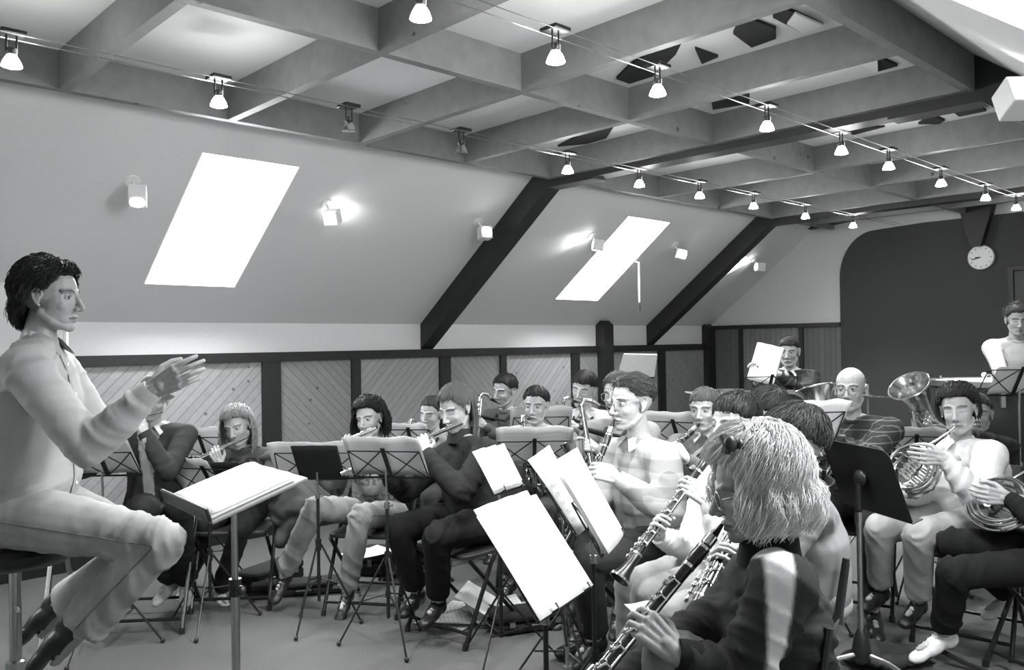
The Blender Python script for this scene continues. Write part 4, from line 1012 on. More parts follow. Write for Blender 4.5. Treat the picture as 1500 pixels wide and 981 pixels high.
# flutes
def p2tone(r, w): return 1.
p2 = flutist('older woman in glasses and a dark cardigan playing flute behind the conductor\'s hands', 'flute of the older woman in glasses, pointing down left', (224, 584, 4.6), 12, (160, 622, 4.3), ht=-8, hp=6, by=5, s=.97,
    top=.035, tro=.022, shoe=.5, skin=.5, hair=dict(val=.3, n=420, length=0, fringe=66, side=95, back=120, vol=1.03, wave=.004, frizz=.006), glasses=True, collar=('shirt', .5), knees=((262, 742, 4.25), (215, 745, 4.2)), ankles=((272, 852, 4.8), (250, 850, 4.8)), pelvis=(232, 745, 4.72),
    toptone=lambda r, w: 9. if abs(r.dot(left(face(5)))) < .028+.12*max(0, r.z-.2) and r.dot(face(5)) > .02 else 1., eyes='open')
chair_for(p2, 'folding chair under the older woman with glasses')
p3 = flutist('small girl with long fair hair and a jacket playing flute', 'flute of the small fair-haired girl, slanting down left behind a stand', (348, 624, 5.0), -5, (215, 706, 4.8), hp=14, ht=10, by=5, s=.86, hs=.95, g=(.3, .62),
    top=.07, topk='banded', tro=.02, shoe=.62, skin=.5, hair=dict(val=.16, n=900, length=.22, fringe=66, side=85, back=110, vol=1.1, wave=.006, clump=26, drop=.02, r=.002), pz=.53, ankles=((322, 868, 5.0), (272, 855, 5.15)), knees=((352, 775, 4.75), (300, 772, 4.85)), toes=((335, 885, 4.85), (262, 868, 5.0)), eyes='open')
chair_for(p3, 'folding chair under the small fair-haired flute girl')
p4 = flutist('dark-haired girl in a grey patterned sweater and light jeans holding flute', 'flute of the dark-haired girl in the patterned sweater', (541, 613, 4.95), -18, (455, 668, 4.9), hp=6, ht=8, by=-12, s=.93, hs=.94, g=(.3, .6),
    top=.2, topk='banded', tro=.3, trok='denim', shoe=.02, sock=.6, skin=.55, hair=dict(val=.012, n=1000, length=.13, fringe=62, side=88, back=112, vol=1.16, wave=.008, clump=26, drop=.03, r=.002, frizz=.006),
    pelvis=(556, 752, 4.95), knees=((528, 755, 4.55), (462, 742, 4.62)), ankles=((508, 868, 4.72), (416, 842, 4.85)), toes=((496, 898, 4.6), (402, 868, 4.75)), eyes='open')
chair_for(p4, 'folding chair under the dark-haired girl in light jeans')
p5 = flutist('woman with tied-back hair in a dark jacket playing flute', 'long bright flute of the woman in the dark jacket', (668, 598, 4.45), -38, (592, 655, 4.35), hp=20, ht=4, by=-42, s=1.03, g=(.34, .6),
    top=.022, tro=.014, shoe=.01, skin=.5, hair=dict(val=.075, n=1100, length=.2, fringe=66, side=100, back=116, vol=1.06, wave=.003, drop=.03, r=.0012, clump=40, hang=98), fat=1.12,
    sh=((712, 662, 4.3), (652, 668, 4.6)), elbows=((676, 722, 4.15), None), pelvis=(700, 760, 4.5), knees=((640, 785, 4.12), (582, 772, 4.35)), ankles=((642, 880, 4.3), (612, 868, 4.5)), toes=((622, 902, 4.15), (592, 888, 4.35)), collar=('high', .03), hem=.03)
chair_for(p5, 'folding chair under the woman in the dark jacket')
# saxophones and others behind
p6 = saxist('boy playing saxophone half hidden behind the woman in the dark jacket', 'saxophone of the boy half hidden behind the woman', (632, 606, 5.7), -28, (612, 690, 5.5), -40, hp=8, ht=-4, sx=.85, by=-20, s=.86, hs=.95,
    top=.42, tro=.05, skin=.5, hair=dict(val=.03, n=350, fringe=67, side=95, back=120), )
chair_for(p6, 'folding chair under the boy behind the woman in the dark jacket')
p7 = saxist('boy with dark fringe playing saxophone, farthest back against the boarded wall', 'saxophone of the boy farthest back by the wall', (739, 572, 6.2), -40, (706, 640, 6.0), -60, hp=10, ht=-6, sx=.85, by=-35, s=.94,
    top=.09, tro=.04, skin=.4, hair=dict(val=.012, n=380, fringe=67, side=96, back=120, vol=1.03))
chair_for(p7, 'folding chair under the boy farthest back by the wall')
p8 = saxist('short-haired youngster in a light top playing saxophone behind the wide music stand', 'saxophone of the short-haired youngster behind the wide stand', (785, 594, 5.25), -16, (800, 720, 5.05), -25, hp=6, ht=-3, sx=.85, by=-12, s=.88, hs=.96,
    top=.45, tro=.06, skin=.5, hair=dict(val=.012, n=380, fringe=67, side=92, back=118, vol=1.03), eyes='open')
chair_for(p8, 'folding chair under the short-haired youngster behind the wide stand')
p9 = saxist('dark-haired teenager in a white short-sleeved shirt playing saxophone', 'saxophone of the teenager in the white shirt', (855, 570, 5.75), -26, (838, 690, 5.6), -50, hp=10, ht=-10, sx=.85, by=-20, s=1.0,
    top=.62, tro=.05, skin=.5, sleeve='short', collar=('shirt', .62), hair=dict(val=.012, n=420, fringe=80, side=94, back=120, vol=1.03, parting=12))
chair_for(p9, 'folding chair under the teenager in the white shirt')
p10 = saxist('man in glasses mostly hidden behind the clarinet player', 'large saxophone of the man hidden behind the clarinet player', (905, 578, 4.75), -34, (880, 700, 4.5), -70, hp=5, by=-30, s=1.0, sx=1.1,
    top=.25, tro=.04, skin=.45, glasses=True, hair=dict(val=.05, n=600, tilt=-50, fringe=66, side=95, back=120, vol=1.03, wave=.005))
chair_for(p10, 'folding chair under the man hidden behind the clarinet player')
# clarinets
p11 = clarinetist('man in glasses and a pale checked sweater playing clarinet', 'clarinet of the man in glasses and pale sweater', (925, 590, 3.85), -62, (846, 762, 3.55), hp=4, by=-62, s=1.07, hs=1.05,
    top=.45, topk='check', tro=.035, shoe=.012, skin=.55, glasses=True, collar=('shirt', .6), hair=dict(val=.035, n=1400, tilt=-50, wave=.003, fringe=62, side=92, back=118, vol=1.03, r=.0014), fat=1.2, eyes='open',
    sh=((972, 672, 3.72), (905, 665, 4.0)), elbows=((985, 752, 3.6), None), pelvis=(960, 792, 3.95), knees=((858, 822, 3.55), (850, 800, 3.8)), ankles=((872, 935, 3.72), (868, 925, 4.0)), hem=-.04)
chair_for(p11, 'folding chair under the man in the pale checked sweater')
p12 = clarinetist('boy with short brown hair and a vest playing clarinet behind the pale sweater', 'clarinet of the boy in the vest', (1032, 600, 4.72), -32, (975, 668, 4.4), hp=4, by=-26, s=.92,
    top=.16, topk='plain', tro=.05, skin=.55, collar=('shirt', .6), strap=None, hair=dict(val=.06, n=420, fringe=80, side=92, back=118), eyes='open')
chair_for(p12, 'folding chair under the boy in the vest')
p13 = clarinetist('dark-haired boy in a white shirt playing clarinet between two players', 'clarinet with the bell resting near the knee of the boy in white', (1076, 622, 3.25), -58, (916, 836, 2.95), hp=2, by=-62, s=.97, g=(.34, .62),
    top=.68, tro=.28, trok='denim', shoe=.02, skin=.5, hair=dict(val=.010, n=700, fringe=78, side=94, back=120, vol=1.03, r=.0015), eyes='open', elbows=((1062, 812, 3.05), (1010, 800, 3.3)),
    pelvis=(1080, 830, 3.35), knees=((950, 870, 2.98), (925, 858, 3.25)))
chair_for(p13, 'folding chair under the boy in the white shirt')
p14 = person('dark-haired player whose hair alone shows behind the boys', (1122, 606, 4.0), -125, 0, 0, by=-110, s=.98, top=.05, tro=.05, skin=.4, hair=dict(val=.02, n=450, fringe=66, side=100, back=120, vol=1.1, frizz=.006))
chair_for(p14, 'folding chair under the player whose hair alone shows')
p15 = clarinetist('player in a light grey shirt seen from behind, playing clarinet', 'clarinet of the player in the grey shirt, hands near its top', (1160, 652, 2.62), -105, (1015, 895, 2.25), hp=8, by=-98, s=1.02, g=(.36, .6),
    top=.19, tro=.2, trok='denim', shoe=.02, skin=.42, hair=dict(val=.022, n=1100, fringe=64, side=96, back=124, vol=1.08, r=.0014, wave=.003), elbows=((1110, 850, 2.3), (1090, 850, 2.6)), sh=((1180, 745, 2.42), (1165, 735, 2.8)), vox=.0032, collar=('shirt', .3), fat=1.12,
    pelvis=(1172, 880, 2.65), knees=((1000, 905, 2.35), (1010, 880, 2.65)))
chair_for(p15, 'folding chair with a curved tube back behind the player in the grey shirt', fw=.17)
c16 = U(1108, 712, 1.98)
def tone16(r, w):
    l = left(face(-95)); q = r.dot(l)
    if q < .05 or r.z < .08: return 1.
    d = .012+.052*max(0, r.z-.1) - abs(r.dot(face(-95))-.02-(.52-r.z)*.10)
    return 1+23*max(0, min(1, d/.010+.5))
p16 = clarinetist('girl with wavy fair hair and a dark track jacket with a white shoulder stripe', 'clarinet of the fair-haired girl in the foreground', (1105, 716, 2.0), -88, (878, 990, 1.78), hp=12, by=-88, s=1.0, g=(.5, .78),
    top=.028, tro=.16, trok='plain', shoe=.3, skin=.36, glasses=True, collar=('high', .012), toptone=tone16, vox=.003, fat=1.16, hem=.05,
    hair=dict(val=.38, n=7000, length=.085, fringe=64, side=108, back=116, vol=1.24, wave=.012, clump=46, drop=.045, r=.00085, frizz=.010, hang=55, wl=.085, tilt=8), elbows=((1085, 985, 1.82), (1050, 960, 2.15)), sh=((1150, 856, 1.84), (1130, 850, 2.18)), pelvis=(1130, 1035, 2.05),
    knees=((985, 965, 1.85), (940, 950, 2.1)))
chair_for(p16, 'folding chair under the fair-haired girl in the foreground', fw=.2)
# end of the room
p17 = person('young man in a dark patterned sweater and white collar reading a loose page', (1156, 515, 6.8), -28, 8, 0, by=-25, s=1.0, pz=.78, group=None, top=.05, topk='banded', tro=.03, skin=.45, collar=('shirt', .7),
    hands=(((1142, 548, 6.5), face(-90)+UPZ*.1, UPZ), ((1106, 552, 6.55), UPZ+face(-60)*.2, face(60))), elbows=((1175, 575, 6.6), (1120, 582, 6.7)), hair=dict(val=.012, n=350, fringe=80, side=92, back=118), eyes='open')
s17 = empty('bar_stool', V((p17['P'].x, p17['P'].y, 0)), rotz(p17['F']), 'high stool under the young man reading a loose page', 'stool')
z_ = p17['P'].z-.11
MB().lathe([(0, -.04), (.16, -.04), (.17, -.02), (.15, 0), (0, 0)], (0, 0, z_), (0, 0, 1), 24).build('seat', M_black, s17)
for k_ in range(4): A = R_(45+90*k_); MB().tube([(math.cos(A)*.1, math.sin(A)*.1, z_-.04), (math.cos(A)*.2, math.sin(A)*.2, 0.0)], .012).build('leg', M_blackm, s17)
m18, f18 = mouth((1246, 570, 4.75), -34, 2, 0, 1.06)
c18 = U(1196, 640, 4.5)
euphonium(m18+f18*.0, c18, U(1174, 560, 4.6)-c18, face(-30), 'euphonium played by the bald man, its bell tilted towards the boys', .76)
p18 = person('bald man in glasses and a dark plaid sweater playing euphonium', (1246, 570, 4.75), -34, 2, 0, by=-30, s=1.08, hs=1.06, top=.03, topk='plaid', tro=.03, skin=.45, glasses=True, hair=dict(val=.02, n=500, style='bald', side=100, back=118, fringe=70, cap=False), fat=1.15,
    hands=((c18+face(60)*.05+UPZ*.03, face(-60)+UPZ*.3, UPZ), (c18-face(60)*.1-UPZ*.1, face(40), UPZ)), eyes='open')
chair_for(p18, 'folding chair under the bald man')
m19, f19 = mouth((1404, 600, 4.15), -38, 4, 6, 1.)
c19 = U(1336, 690, 4.08)
french_horn(m19+f19*.005, c19, (face(-90)*.7+UPZ*.5+face(0)*.5).normalized(), (face(-170)*.9+face(-90)*.35), 'french horn of the woman in the white shirt', .135)
p19 = person('dark-haired woman in a white shirt and pale jeans playing french horn', (1404, 600, 4.15), -38, 4, 6, by=-42, s=1.02, top=.72, tro=.36, trok='denim', shoe=.01, skin=.5, collar=('shirt', .75), fat=1.22,
    hair=dict(val=.012, n=900, length=.07, fringe=67, side=94, back=116, vol=1.1, wave=.006, r=.0016, frizz=.005), sh=((1452, 668, 4.0), (1392, 664, 4.3)), elbows=((1432, 728, 3.85), (1350, 720, 4.25)),
    hands=(((1384, 672, 3.85), face(-88)+UPZ*.12, UPZ*.9+face(-90)*.2), ((1322, 722, 4.05), face(-120), UPZ)), pelvis=(1428, 762, 4.25), knees=((1345, 782, 3.92), (1288, 772, 4.1)), ankles=((1345, 880, 4.12), (1290, 862, 4.3)), toes=((1322, 905, 4.0), (1262, 880, 4.2)), hem=.07, blouse=1.1, curl=(24, 30, 24))
chair_for(p19, 'folding chair under the woman in the white shirt')
c20 = U(1462, 738, 3.75)
french_horn(U(1560, 655, 3.8), c20, (face(-90)*.6+UPZ*.6+face(0)*.55).normalized(), (face(120)-UPZ*.3), 'french horn cut by the right edge of the picture', .13)
p20 = person('player in black at the right edge with white sneakers, holding a french horn', (1612, 618, 3.62), -60, 4, 0, by=-75, s=1.02, top=.012, tro=.012, shoe=.7, skin=.5, hair=dict(val=.02, n=300, fringe=67, side=94, back=118), pelvis=(1585, 815, 3.7),
    knees=((1398, 838, 3.62), (1395, 795, 3.85)), ankles=((1382, 928, 3.8), (1478, 868, 4.15)), toes=((1330, 955, 3.78), (1432, 898, 4.08)), elbows=((1535, 770, 3.52), None), hands=(((1478, 730, 3.66), face(-92)+UPZ*.15, UPZ), (U(1480, 770, 3.9), face(-100), UPZ)), curl=(26, 32, 24))
chair_for(p20, 'folding chair at the right edge under the player in black')
ti = (1462, 563, 5.9)
p21 = person('percussionist standing in a pale sweater behind the kettledrum', (1490, 468, 6.65), -18, 14, 0, by=-10, s=1.05, stand=True, pz=.98, lean=.02, group=None, top=.5, tro=.2, skin=.4, shoe=.02, hair=dict(val=.03, n=420, fringe=67, side=96, back=120, vol=1.12, wave=.008, frizz=.01),
    hands=(((1510, 545, 6.15), face(-10), UPZ*.2+face(90)), ((1468, 548, 6.15), face(-60)-UPZ*.1, UPZ*.3+face(90))), elbows=((1535, 545, 6.4), (1462, 540, 6.5)))
# ------------------------------------------------------------------ stands and music
def sh(lab, kind='back', **k): return dict(lab=lab, kind=kind, **k)
WS = 'open score'
music_stand('wire music stand of the older woman, next to the conductor\'s belly', (150, 676, 4.2), 180, 38, .34, .2, sheets=[sh('open score seen from behind on the stand by the conductor\'s belly', w=.33, h=.24)], legrot=20)
music_stand('wire music stand between the older woman and the small girl', (296, 652, 5.35), 178, 38, .34, .22, sheets=[sh('bright white score on the stand between older woman and small girl', 'blank', w=.34, h=.25)])
music_stand('wire music stand in front of the small girl, behind the conductor\'s score', (306, 702, 4.55), 165, 38, .46, .26, sheets=[sh('pale score on the stand in front of the small girl', w=.27, h=.27, dx=-.09, leaves=1), sh('black folder behind the pale score of the small girl', w=.22, h=.25, dx=.14, n=.012, leaves=1, name='folder', cat='folder', mat=M_blackcloth, bend=.003)], legrot=50)
# conductor's desk stand
cs = music_stand('solid desk stand with wooden ledge in front of the conductor', (343, 716, 2.95), -52, 72, .46, .3, legs=False, metal=M_blackm, group=None)
zc = U(343, 716, 2.95).z
for ch in list(cs.children): bpy.data.objects.remove(ch)
ct, st_ = math.cos(R_(72)), math.sin(R_(72)); bs = (V((1, 0, 0)), V((0, ct, st_)), V((0, -st_, ct)))
mb = MB(); mb.rbox((-.25, -.012, -.17), (.25, 0, .17), .004, bs, V((0, 0, zc))); mb.build('desk', mat('grey_board', .2, .6), cs, bevel=.003)
MB().box((-.25, -.0, -.178), (.25, .045, -.166), bs, V((0, 0, zc))).build('ledge', M_black, cs, bevel=.004)
MB().tube([(0, 0, zc-.02), (0, 0, .62)], .011, 12).tube([(.022, 0, zc-.06), (.022, 0, .56)], .005, 8).build('upper_pole', M_steel, cs)
MB().tube([(0, 0, .66), (0, 0, .05)], .015, 14).build('lower_pole', M_steel, cs)
MB().lathe([(.011, -.03), (.022, -.03), (.022, .03), (.011, .03)], (0, 0, .66), (0, 0, 1), 16).tube([(0, 0, .66), (-.05, 0, .66)], .009).ell((-.055, 0, .66), .018).build('clamp_knob', M_black, cs)
for k_ in range(3): A = R_(90+120*k_); MB().tube([(0, 0, .08), (math.cos(A)*.28, math.sin(A)*.28, .012)], .011).build('leg', M_steel, cs)
Mr = Matrix.Translation((cs.location.x, cs.location.y, 0)) @ Matrix.Rotation(cs.rotation_euler.z, 4, 'Z')
def desk_sheet(lab, w, h, dx, dz, n, roll, kind, thick=1):
    b = Matrix(((1, 0, 0, dx), (0, ct, -st_, -st_*(-.16+dz)+ct*n), (0, st_, ct, zc+ct*(-.16+dz)+st_*n), (0, 0, 0, 1)))
    sheet('open_score', lab, Mr @ b @ Matrix.Rotation(R_(roll), 4, 'Y'), w, h, kind, bend=.008, cat='score', group=None)
desk_sheet('bright open score lying on the conductor\'s desk', .46, .30, 0, 0, .014, 0, 'blank')
MB_ = MB().box((-.225, .002, -.16), (.225, .012, .13), bs, V((0, 0, zc))); bk = MB_.build('score_book', M_white, None, smooth=False); bk.matrix_world = Mr; tag(bk, 'thick white score book under the conductor\'s open page', 'book')
music_stand('wire music stand holding a black folder, left of the dark-haired girl', (465, 678, 4.5), 176, 38, .47, .24, legrot=15, spread=.22, hub=.42, sheets=[sh('long pale score on the stand of the dark-haired girl', w=.5, h=.26, dx=0), sh('black folder in front of the long pale score', w=.25, h=.26, dx=0.01, n=-.012, leaves=1, name='folder', cat='folder', mat=M_blackcloth, bend=.002, group='black folders on stands')])
music_stand('wire music stand with a taped score in front of the dark-haired girl', (566, 676, 4.2), 168, 38, .40, .23, legrot=70, spread=.25, hub=.42, sheets=[sh('pale taped score standing in front of the dark-haired girl', w=.4, h=.27)])
music_stand('wire music stand with a white page behind the woman in the dark jacket', (600, 640, 5.2), 175, 38, .28, .2, sheets=[sh('small white page with rounded top behind the long flute', 'blank', w=.24, h=.2)])
music_stand('wide wire music stand in the middle with a printed score', (783, 661, 4.75), 180, 38, .44, .25, legrot=40, sheets=[sh('printed score on the wide middle stand', 'thin', w=.43, h=.3)])
music_stand('wire music stand behind the wide one, under the white-shirted teenager', (792, 624, 5.45), 184, 38, .38, .25, sheets=[sh('grey score on the stand under the white-shirted teenager', 'back', w=.4, h=.28)])
music_stand('wire music stand turned sideways beside the woman in the dark jacket', (731, 690, 3.95), 60, 30, .28, .2, legrot=10, hub=.3, sheets=[sh('white page turned sideways beside the woman in the dark jacket', 'print', w=.28, h=.22, leaves=1, bend=.02)])
music_stand('wire music stand with leaning printed sheets left of the tall white page', (826, 730, 3.55), 78, 32, .38, .28, legrot=35, sheets=[sh('printed sheets leaning left of the tall white page', 'print', w=.36, h=.36, leaves=2, bend=.03)])
music_stand('wire music stand with a tall bright page in front of the pale sweater', (868, 752, 3.15), 74, 30, .38, .26, legrot=55, hub=.3, sheets=[sh('tall bright page in front of the man in the pale sweater', 'blank', w=.35, h=.37, leaves=1, bend=.012), sh('second white page behind the tall bright page', 'blank', w=.36, h=.37, leaves=1, n=.03, dx=.02, bend=.02)])
music_stand('low tripod stand carrying the large bright foldout in the middle foreground', (798, 832, 2.78), 62, 36, .42, .26, legrot=80, spread=.24, hub=.36, sheets=[sh('large bright foldout on the low stand in the middle foreground', 'blank', w=.42, h=.37, leaves=1, bend=.006), sh('second sheet under the large bright foldout', 'blank', w=.37, h=.395, leaves=1, n=.004, dx=.01, bend=.01)])
music_stand('folded dark tripod stand at the bottom edge, in front of the clarinets', (830, 905, 2.75), 80, 8, .16, .12, legrot=0, spread=.2, hub=.3)
music_stand('wire music stand with a white page left of the boy in the vest', (990, 632, 4.9), 150, 38, .4, .24, sheets=[sh('white page on the stand left of the boy in the vest', 'back', w=.36, h=.26)])
music_stand('wire music stand with a bright score before the bald man', (1187, 621, 4.1), 190, 38, .34, .24, sheets=[sh('bright wide score before the bald man', 'blank', w=.35, h=.26)], legrot=20)
music_stand('wire music stand with a printed page beside the horn player\'s bell', (1342, 652, 4.9), 160, 38, .3, .22, sheets=[sh('printed page beside the horn of the woman in white', 'thin', w=.3, h=.24)], legrot=0)
music_stand('wire music stand before the young man reading a loose page', (1128, 563, 6.2), 182, 38, .42, .24)
music_stand('wire music stand with papers before the standing percussionist', (1492, 556, 5.25), 176, 38, .44, .26, sheets=[sh('white papers before the standing percussionist', 'back', w=.3, h=.22)], legrot=10)
# black orchestra stand
p = U(1266, 700, 3.78); f = face(102); r = empty('orchestra_stand', (p.x, p.y, 0), rotz(f), 'solid black orchestra stand with heavy tripod base beside the white-shirted horn player', 'music stand')
zc = p.z; tl = R_(20); bs = (V((1, 0, 0)), V((0, math.cos(tl), math.sin(tl))), V((0, -math.sin(tl), math.cos(tl))))
def rr_plate(w, h, rad, y0, y1):
    pts = []
    for cx_, cz_, a0 in ((w/2-rad, h/2-rad, 0), (-w/2+rad, h/2-rad, 90), (-w/2+.01, -h/2+.01, 180), (w/2-.01, -h/2+.01, 270)):
        rd = rad if a0 < 180 else .01
        for q in range(5): a = R_(a0+22.5*q); pts.append((cx_+rd*math.cos(a), cz_+rd*math.sin(a)))
    return [V((x, y0, z)) for x, z in pts]
pl_ = rr_plate(.50, .33, .045, 0, 0); W_ = lambda q: bs[0]*q.x+bs[1]*q.y+bs[2]*q.z+V((0, 0, zc))
MB().prism([W_(q) for q in pl_], bs[1]*-.004).build('desk', M_black, r, bevel=.001, smooth=False)
MB().box((-.25, -.004, -.17), (.25, .05, -.165), bs, V((0, 0, zc))).build('ledge', M_black, r, bevel=.002)
MB().tube([(0, -.03, zc-.02), (0, -.03, zc-.14)], .016, 12).tube([(0, -.03, zc-.12), (0, -.03, .5)], .010, 12).ell((0, -.02, zc), (.04, .02, .04)).build('upper_pole', M_blackm, r)
MB().tube([(0, -.03, .72), (0, -.03, .1)], .0125, 14).build('lower_pole', M_steel, r)
MB().lathe([(.014, .2), (.03, .17), (.042, .10), (.038, .06), (.02, .045)], (0, -.03, 0), (0, 0, 1), 20).build('base_hub', M_blackm, r)
for k_ in range(3): A = R_(30+120*k_); MB().tube([(0, -.03, .09), (math.cos(A)*.12, -.03+math.sin(A)*.12, .075), (math.cos(A)*.27, -.03+math.sin(A)*.27, .012)], .011).build('leg', M_steel, r)
# ------------------------------------------------------------------ loose things
def flat_sheet(lab, u, v, z, w, h, rz, kind='blank', tilt=0, grp=None, name='loose_sheet'):
    p = UP(u, v, (0, 0, z), (0, 0, 1))
    M4 = Matrix.Translation(p) @ Matrix.Rotation(R_(rz), 4, 'Z') @ Matrix.Rotation(R_(-90+tilt), 4, 'X')
    return sheet(name, lab, M4, w, h, kind, bend=.006, leaves=1, cat='paper', group=grp)
g_ = 'papers on the carpet in the middle'
flat_sheet('lowest open paper of the heap on the carpet', 705, 905, .012, .42, .3, 20, 'print', 0, g_)
flat_sheet('paper of the floor heap pointing left', 690, 900, .03, .3, .21, 55, 'print', 6, g_)
flat_sheet('paper of the floor heap turned towards the viewer', 735, 900, .05, .3, .21, -25, 'print', 10, g_)
flat_sheet('topmost paper of the floor heap, standing up a little', 725, 890, .07, .3, .21, 35, 'blank', 28, g_)
flat_sheet('paper of the floor heap at its right end, by the stand leg', 790, 905, .02, .3, .21, 10, 'print', 4, g_)
def crumple(lab, u, v, rad, seed):
    p = UP(u, v, (0, 0, 0), (0, 0, 1)); mb = MB().ell((0, 0, rad*.55), (rad, rad*.8, rad*.6), seg=12, rings=8)
    mb.v = [q*(1+.5*noise.noise(q*22+V((seed, 0, 0)))) for q in mb.v]; mn = min(q.z for q in mb.v); mb.v = [q-V((0, 0, mn)) for q in mb.v]
    tag(mb.build('crumpled_paper', M_white, org=p, smooth=False), lab, 'paper', 'crumpled papers on the carpet').location = p
    o = C.objects[-1]; 
    for v_ in o.data.vertices: v_.co += p*1.0
crumple('crumpled paper lying left of the heap of papers', 690, 898, .05, 3)
crumple('smaller crumpled paper nearest the viewer, by the heap', 708, 915, .04, 7)
flat_sheet('white paper on the carpet under the seat of the dark-haired girl', 552, 812, .2, .3, .21, 0, 'blank', 0)
flat_sheet('white paper lying on the carpet behind the conductor\'s knee', 262, 825, .012, .3, .21, 30, 'blank', 0)
flat_sheet('white sheet lying on the lap of the fair-haired girl', 1032, 925, .62, .3, .22, -20, 'blank', 12)
# page held by the young man
M4 = Matrix.Translation(U(1113, 560, 6.45)) @ Matrix.Rotation(rotz(face(-30)), 4, 'Z') @ Matrix.Rotation(R_(12), 4, 'X') @ Matrix.Rotation(R_(-14), 4, 'Y')
sheet('loose_sheet', 'large white page held up by the young man at the back', M4, .21, .30, 'blank', group=None, bend=.02, leaves=1, cat='paper')
def case(name, lab, u, v, L, W, H, rz, m=M_blackcloth, z=0, cat='instrument case'):
    p = UP(u, v, (0, 0, z), (0, 0, 1)); r = empty(name, p, R_(rz), lab, cat, 'black cases and bags on the carpet')
    MB().rbox((-L/2, -W/2, .004), (L/2, W/2, H*.55), .03).build('lower_shell', m, r, bevel=.012)
    MB().rbox((-L/2, -W/2, H*.58), (L/2, W/2, H), .03).build('lid', m, r, bevel=.014)
    MB().tube([(-.05, -W/2-.0, H*.5), (-.045, -W/2-.03, H*.5), (.045, -W/2-.03, H*.5), (.05, -W/2, H*.5)], .007).build('handle', M_black, r)
    for sx in (-1, 1): MB().box((sx*L*.3-.015, -W/2-.006, H*.42), (sx*L*.3+.015, -W/2+.004, H*.7)).build('latch', M_steel, r)
    return r
case('instrument_case', 'black case under the paper heap in the middle', 775, 918, .42, .2, .1, -25)
case('instrument_case', 'long low black case on the carpet by the dark-haired girl\'s shoes', 445, 868, .62, .16, .08, -30)
case('instrument_case', 'black case on the carpet under the dark-haired girl\'s chair', 575, 838, .4, .24, .16, -50)
case('instrument_case', 'dark case lying behind the shoes of the fair-haired flute girl', 395, 855, .45, .2, .12, 20)
# soft bag by the orchestra stand
p = UP(1300, 972, (0, 0, 0), (0, 0, 1)); mb = MB().ell((0, 0, .035), (.22, .12, .04), seg=24, rings=14); mb.ell((-.06, .02, .06), (.07, .05, .05))
v_, n_, f_ = remesh(mb, .012, 3); v_ = wrinkle(v_, n_, .016, 9, 2); v_[:, 2] = np.maximum(v_[:, 2], .002)
bag = empty('soft_bag', p, R_(-35), 'soft dark grey bag slumped on the carpet beside the white sneaker', 'bag'); o = meshobj('bag_body', v_, f_, cloth(.035), bag, (0, 0, 0))
MB().tube([(.2, -.05, .08), (.3, -.14, .03), (.36, -.2, .012), (.3, -.26, .012)], .012, 6).build('strap', cloth(.03), bag)
# light lid standing behind the players, against the boarded wall
p = U(936, 552, 6.6); r = empty('pale_board', (p.x, p.y, 0), rotz(face(178)), 'pale tilted board on a dark post in front of the boarded wall', 'board')
bs = (V((1, 0, 0)), V((0, math.cos(.3), math.sin(.3))), V((0, -math.sin(.3), math.cos(.3))))
MB().prism([bs[0]*x+bs[2]*z+V((0, 0, p.z)) for x, z in ((-.12, .19), (.14, .18), (.12, .0), (-.17, .0))][::1], bs[1]*.02).build('board', mat('pale_board_paint', .5, .6), r, smooth=False)
MB().box((-.17, -.0, -.012), (.12, .035, .0), bs, V((0, 0, p.z))).tube([(0, .03, p.z+.05), (0, .03, .02)], .014).lathe([(0, 0), (.18, 0), (.18, .015), (.02, .03)], (0, .03, 0), (0, 0, 1), 24).build('post', M_blackm, r, smooth=False)
# white flipchart behind the conductor
p = U(40, 500, 4.3); f = face(8); r = empty('whiteboard', (p.x, p.y, 0), rotz(f), 'white upright board on a stand behind the conductor', 'board')
zt_ = U(10, 418, 4.3).z; hw = abs((U(90, 500, 4.3)-U(-60, 500, 4.3)).length)/2
r.location = V(((U(90, 500, 4.3)+U(-60, 500, 4.3))/2).to_tuple()[:2]+(0,))
MB().box((-hw, -.02, .62), (hw, .0, zt_)).build('panel', M_plast, r, smooth=False, bevel=.003)
MB().box((-hw-.006, -.024, .6), (hw+.006, .006, .62)).box((-hw-.01, -.024, .6), (-hw, .006, zt_+.01)).box((hw, -.024, .6), (hw+.01, .006, zt_+.01)).box((-hw-.01, -.024, zt_), (hw+.01, .006, zt_+.012)).build('frame', M_plast, r, smooth=False)
for sx in (-1, 1): MB().tube([(sx*hw*.8, -.03, .7), (sx*hw*.8, .2, .012)], .014).tube([(sx*hw*.8, -.03, .7), (sx*hw*.8, -.3, .012)], .014).build('leg', M_steel, r)
# kettledrum
p = U(1455, 562, 5.9); r = empty('kettledrum', (p.x, p.y, 0), rotz(face(0)), 'large kettledrum with bright rim below the standing percussionist', 'drum'); zt_ = 1.19; Rk = .40
MB().lathe([(0, .52), (.12, .53), (.24, .60), (.33, .71), (.385, .86), (.40, 1.0), (.40, zt_-.03), (.385, zt_-.03)], (0, 0, 0), (0, 0, 1), 48).build('kettle', mat('copper_kettle', .06, .45, .5, amp=.3, scale=5), r)
MB().lathe([(0, zt_), (.37, zt_), (.39, zt_-.004)], (0, 0, 0), (0, 0, 1), 48).build('drum_head', M_white, r)
MB().lathe([(.40, zt_-.03), (.425, zt_-.03), (.425, zt_+.006), (.39, zt_+.008), (.388, zt_-.01)], (0, 0, 0), (0, 0, 1), 48).build('rim', M_steel, r)
for k_ in range(8):
    A = R_(22+45*k_); x, y = math.cos(A)*.425, math.sin(A)*.425
    MB().box((x-.015, y-.015, zt_-.16), (x+.015, y+.015, zt_-.05)).tube([(x*1.02, y*1.02, zt_-.05), (x*1.02, y*1.02, zt_+.02)], .007).build('tuning_lug', M_steel, r, smooth=False, bevel=.003)
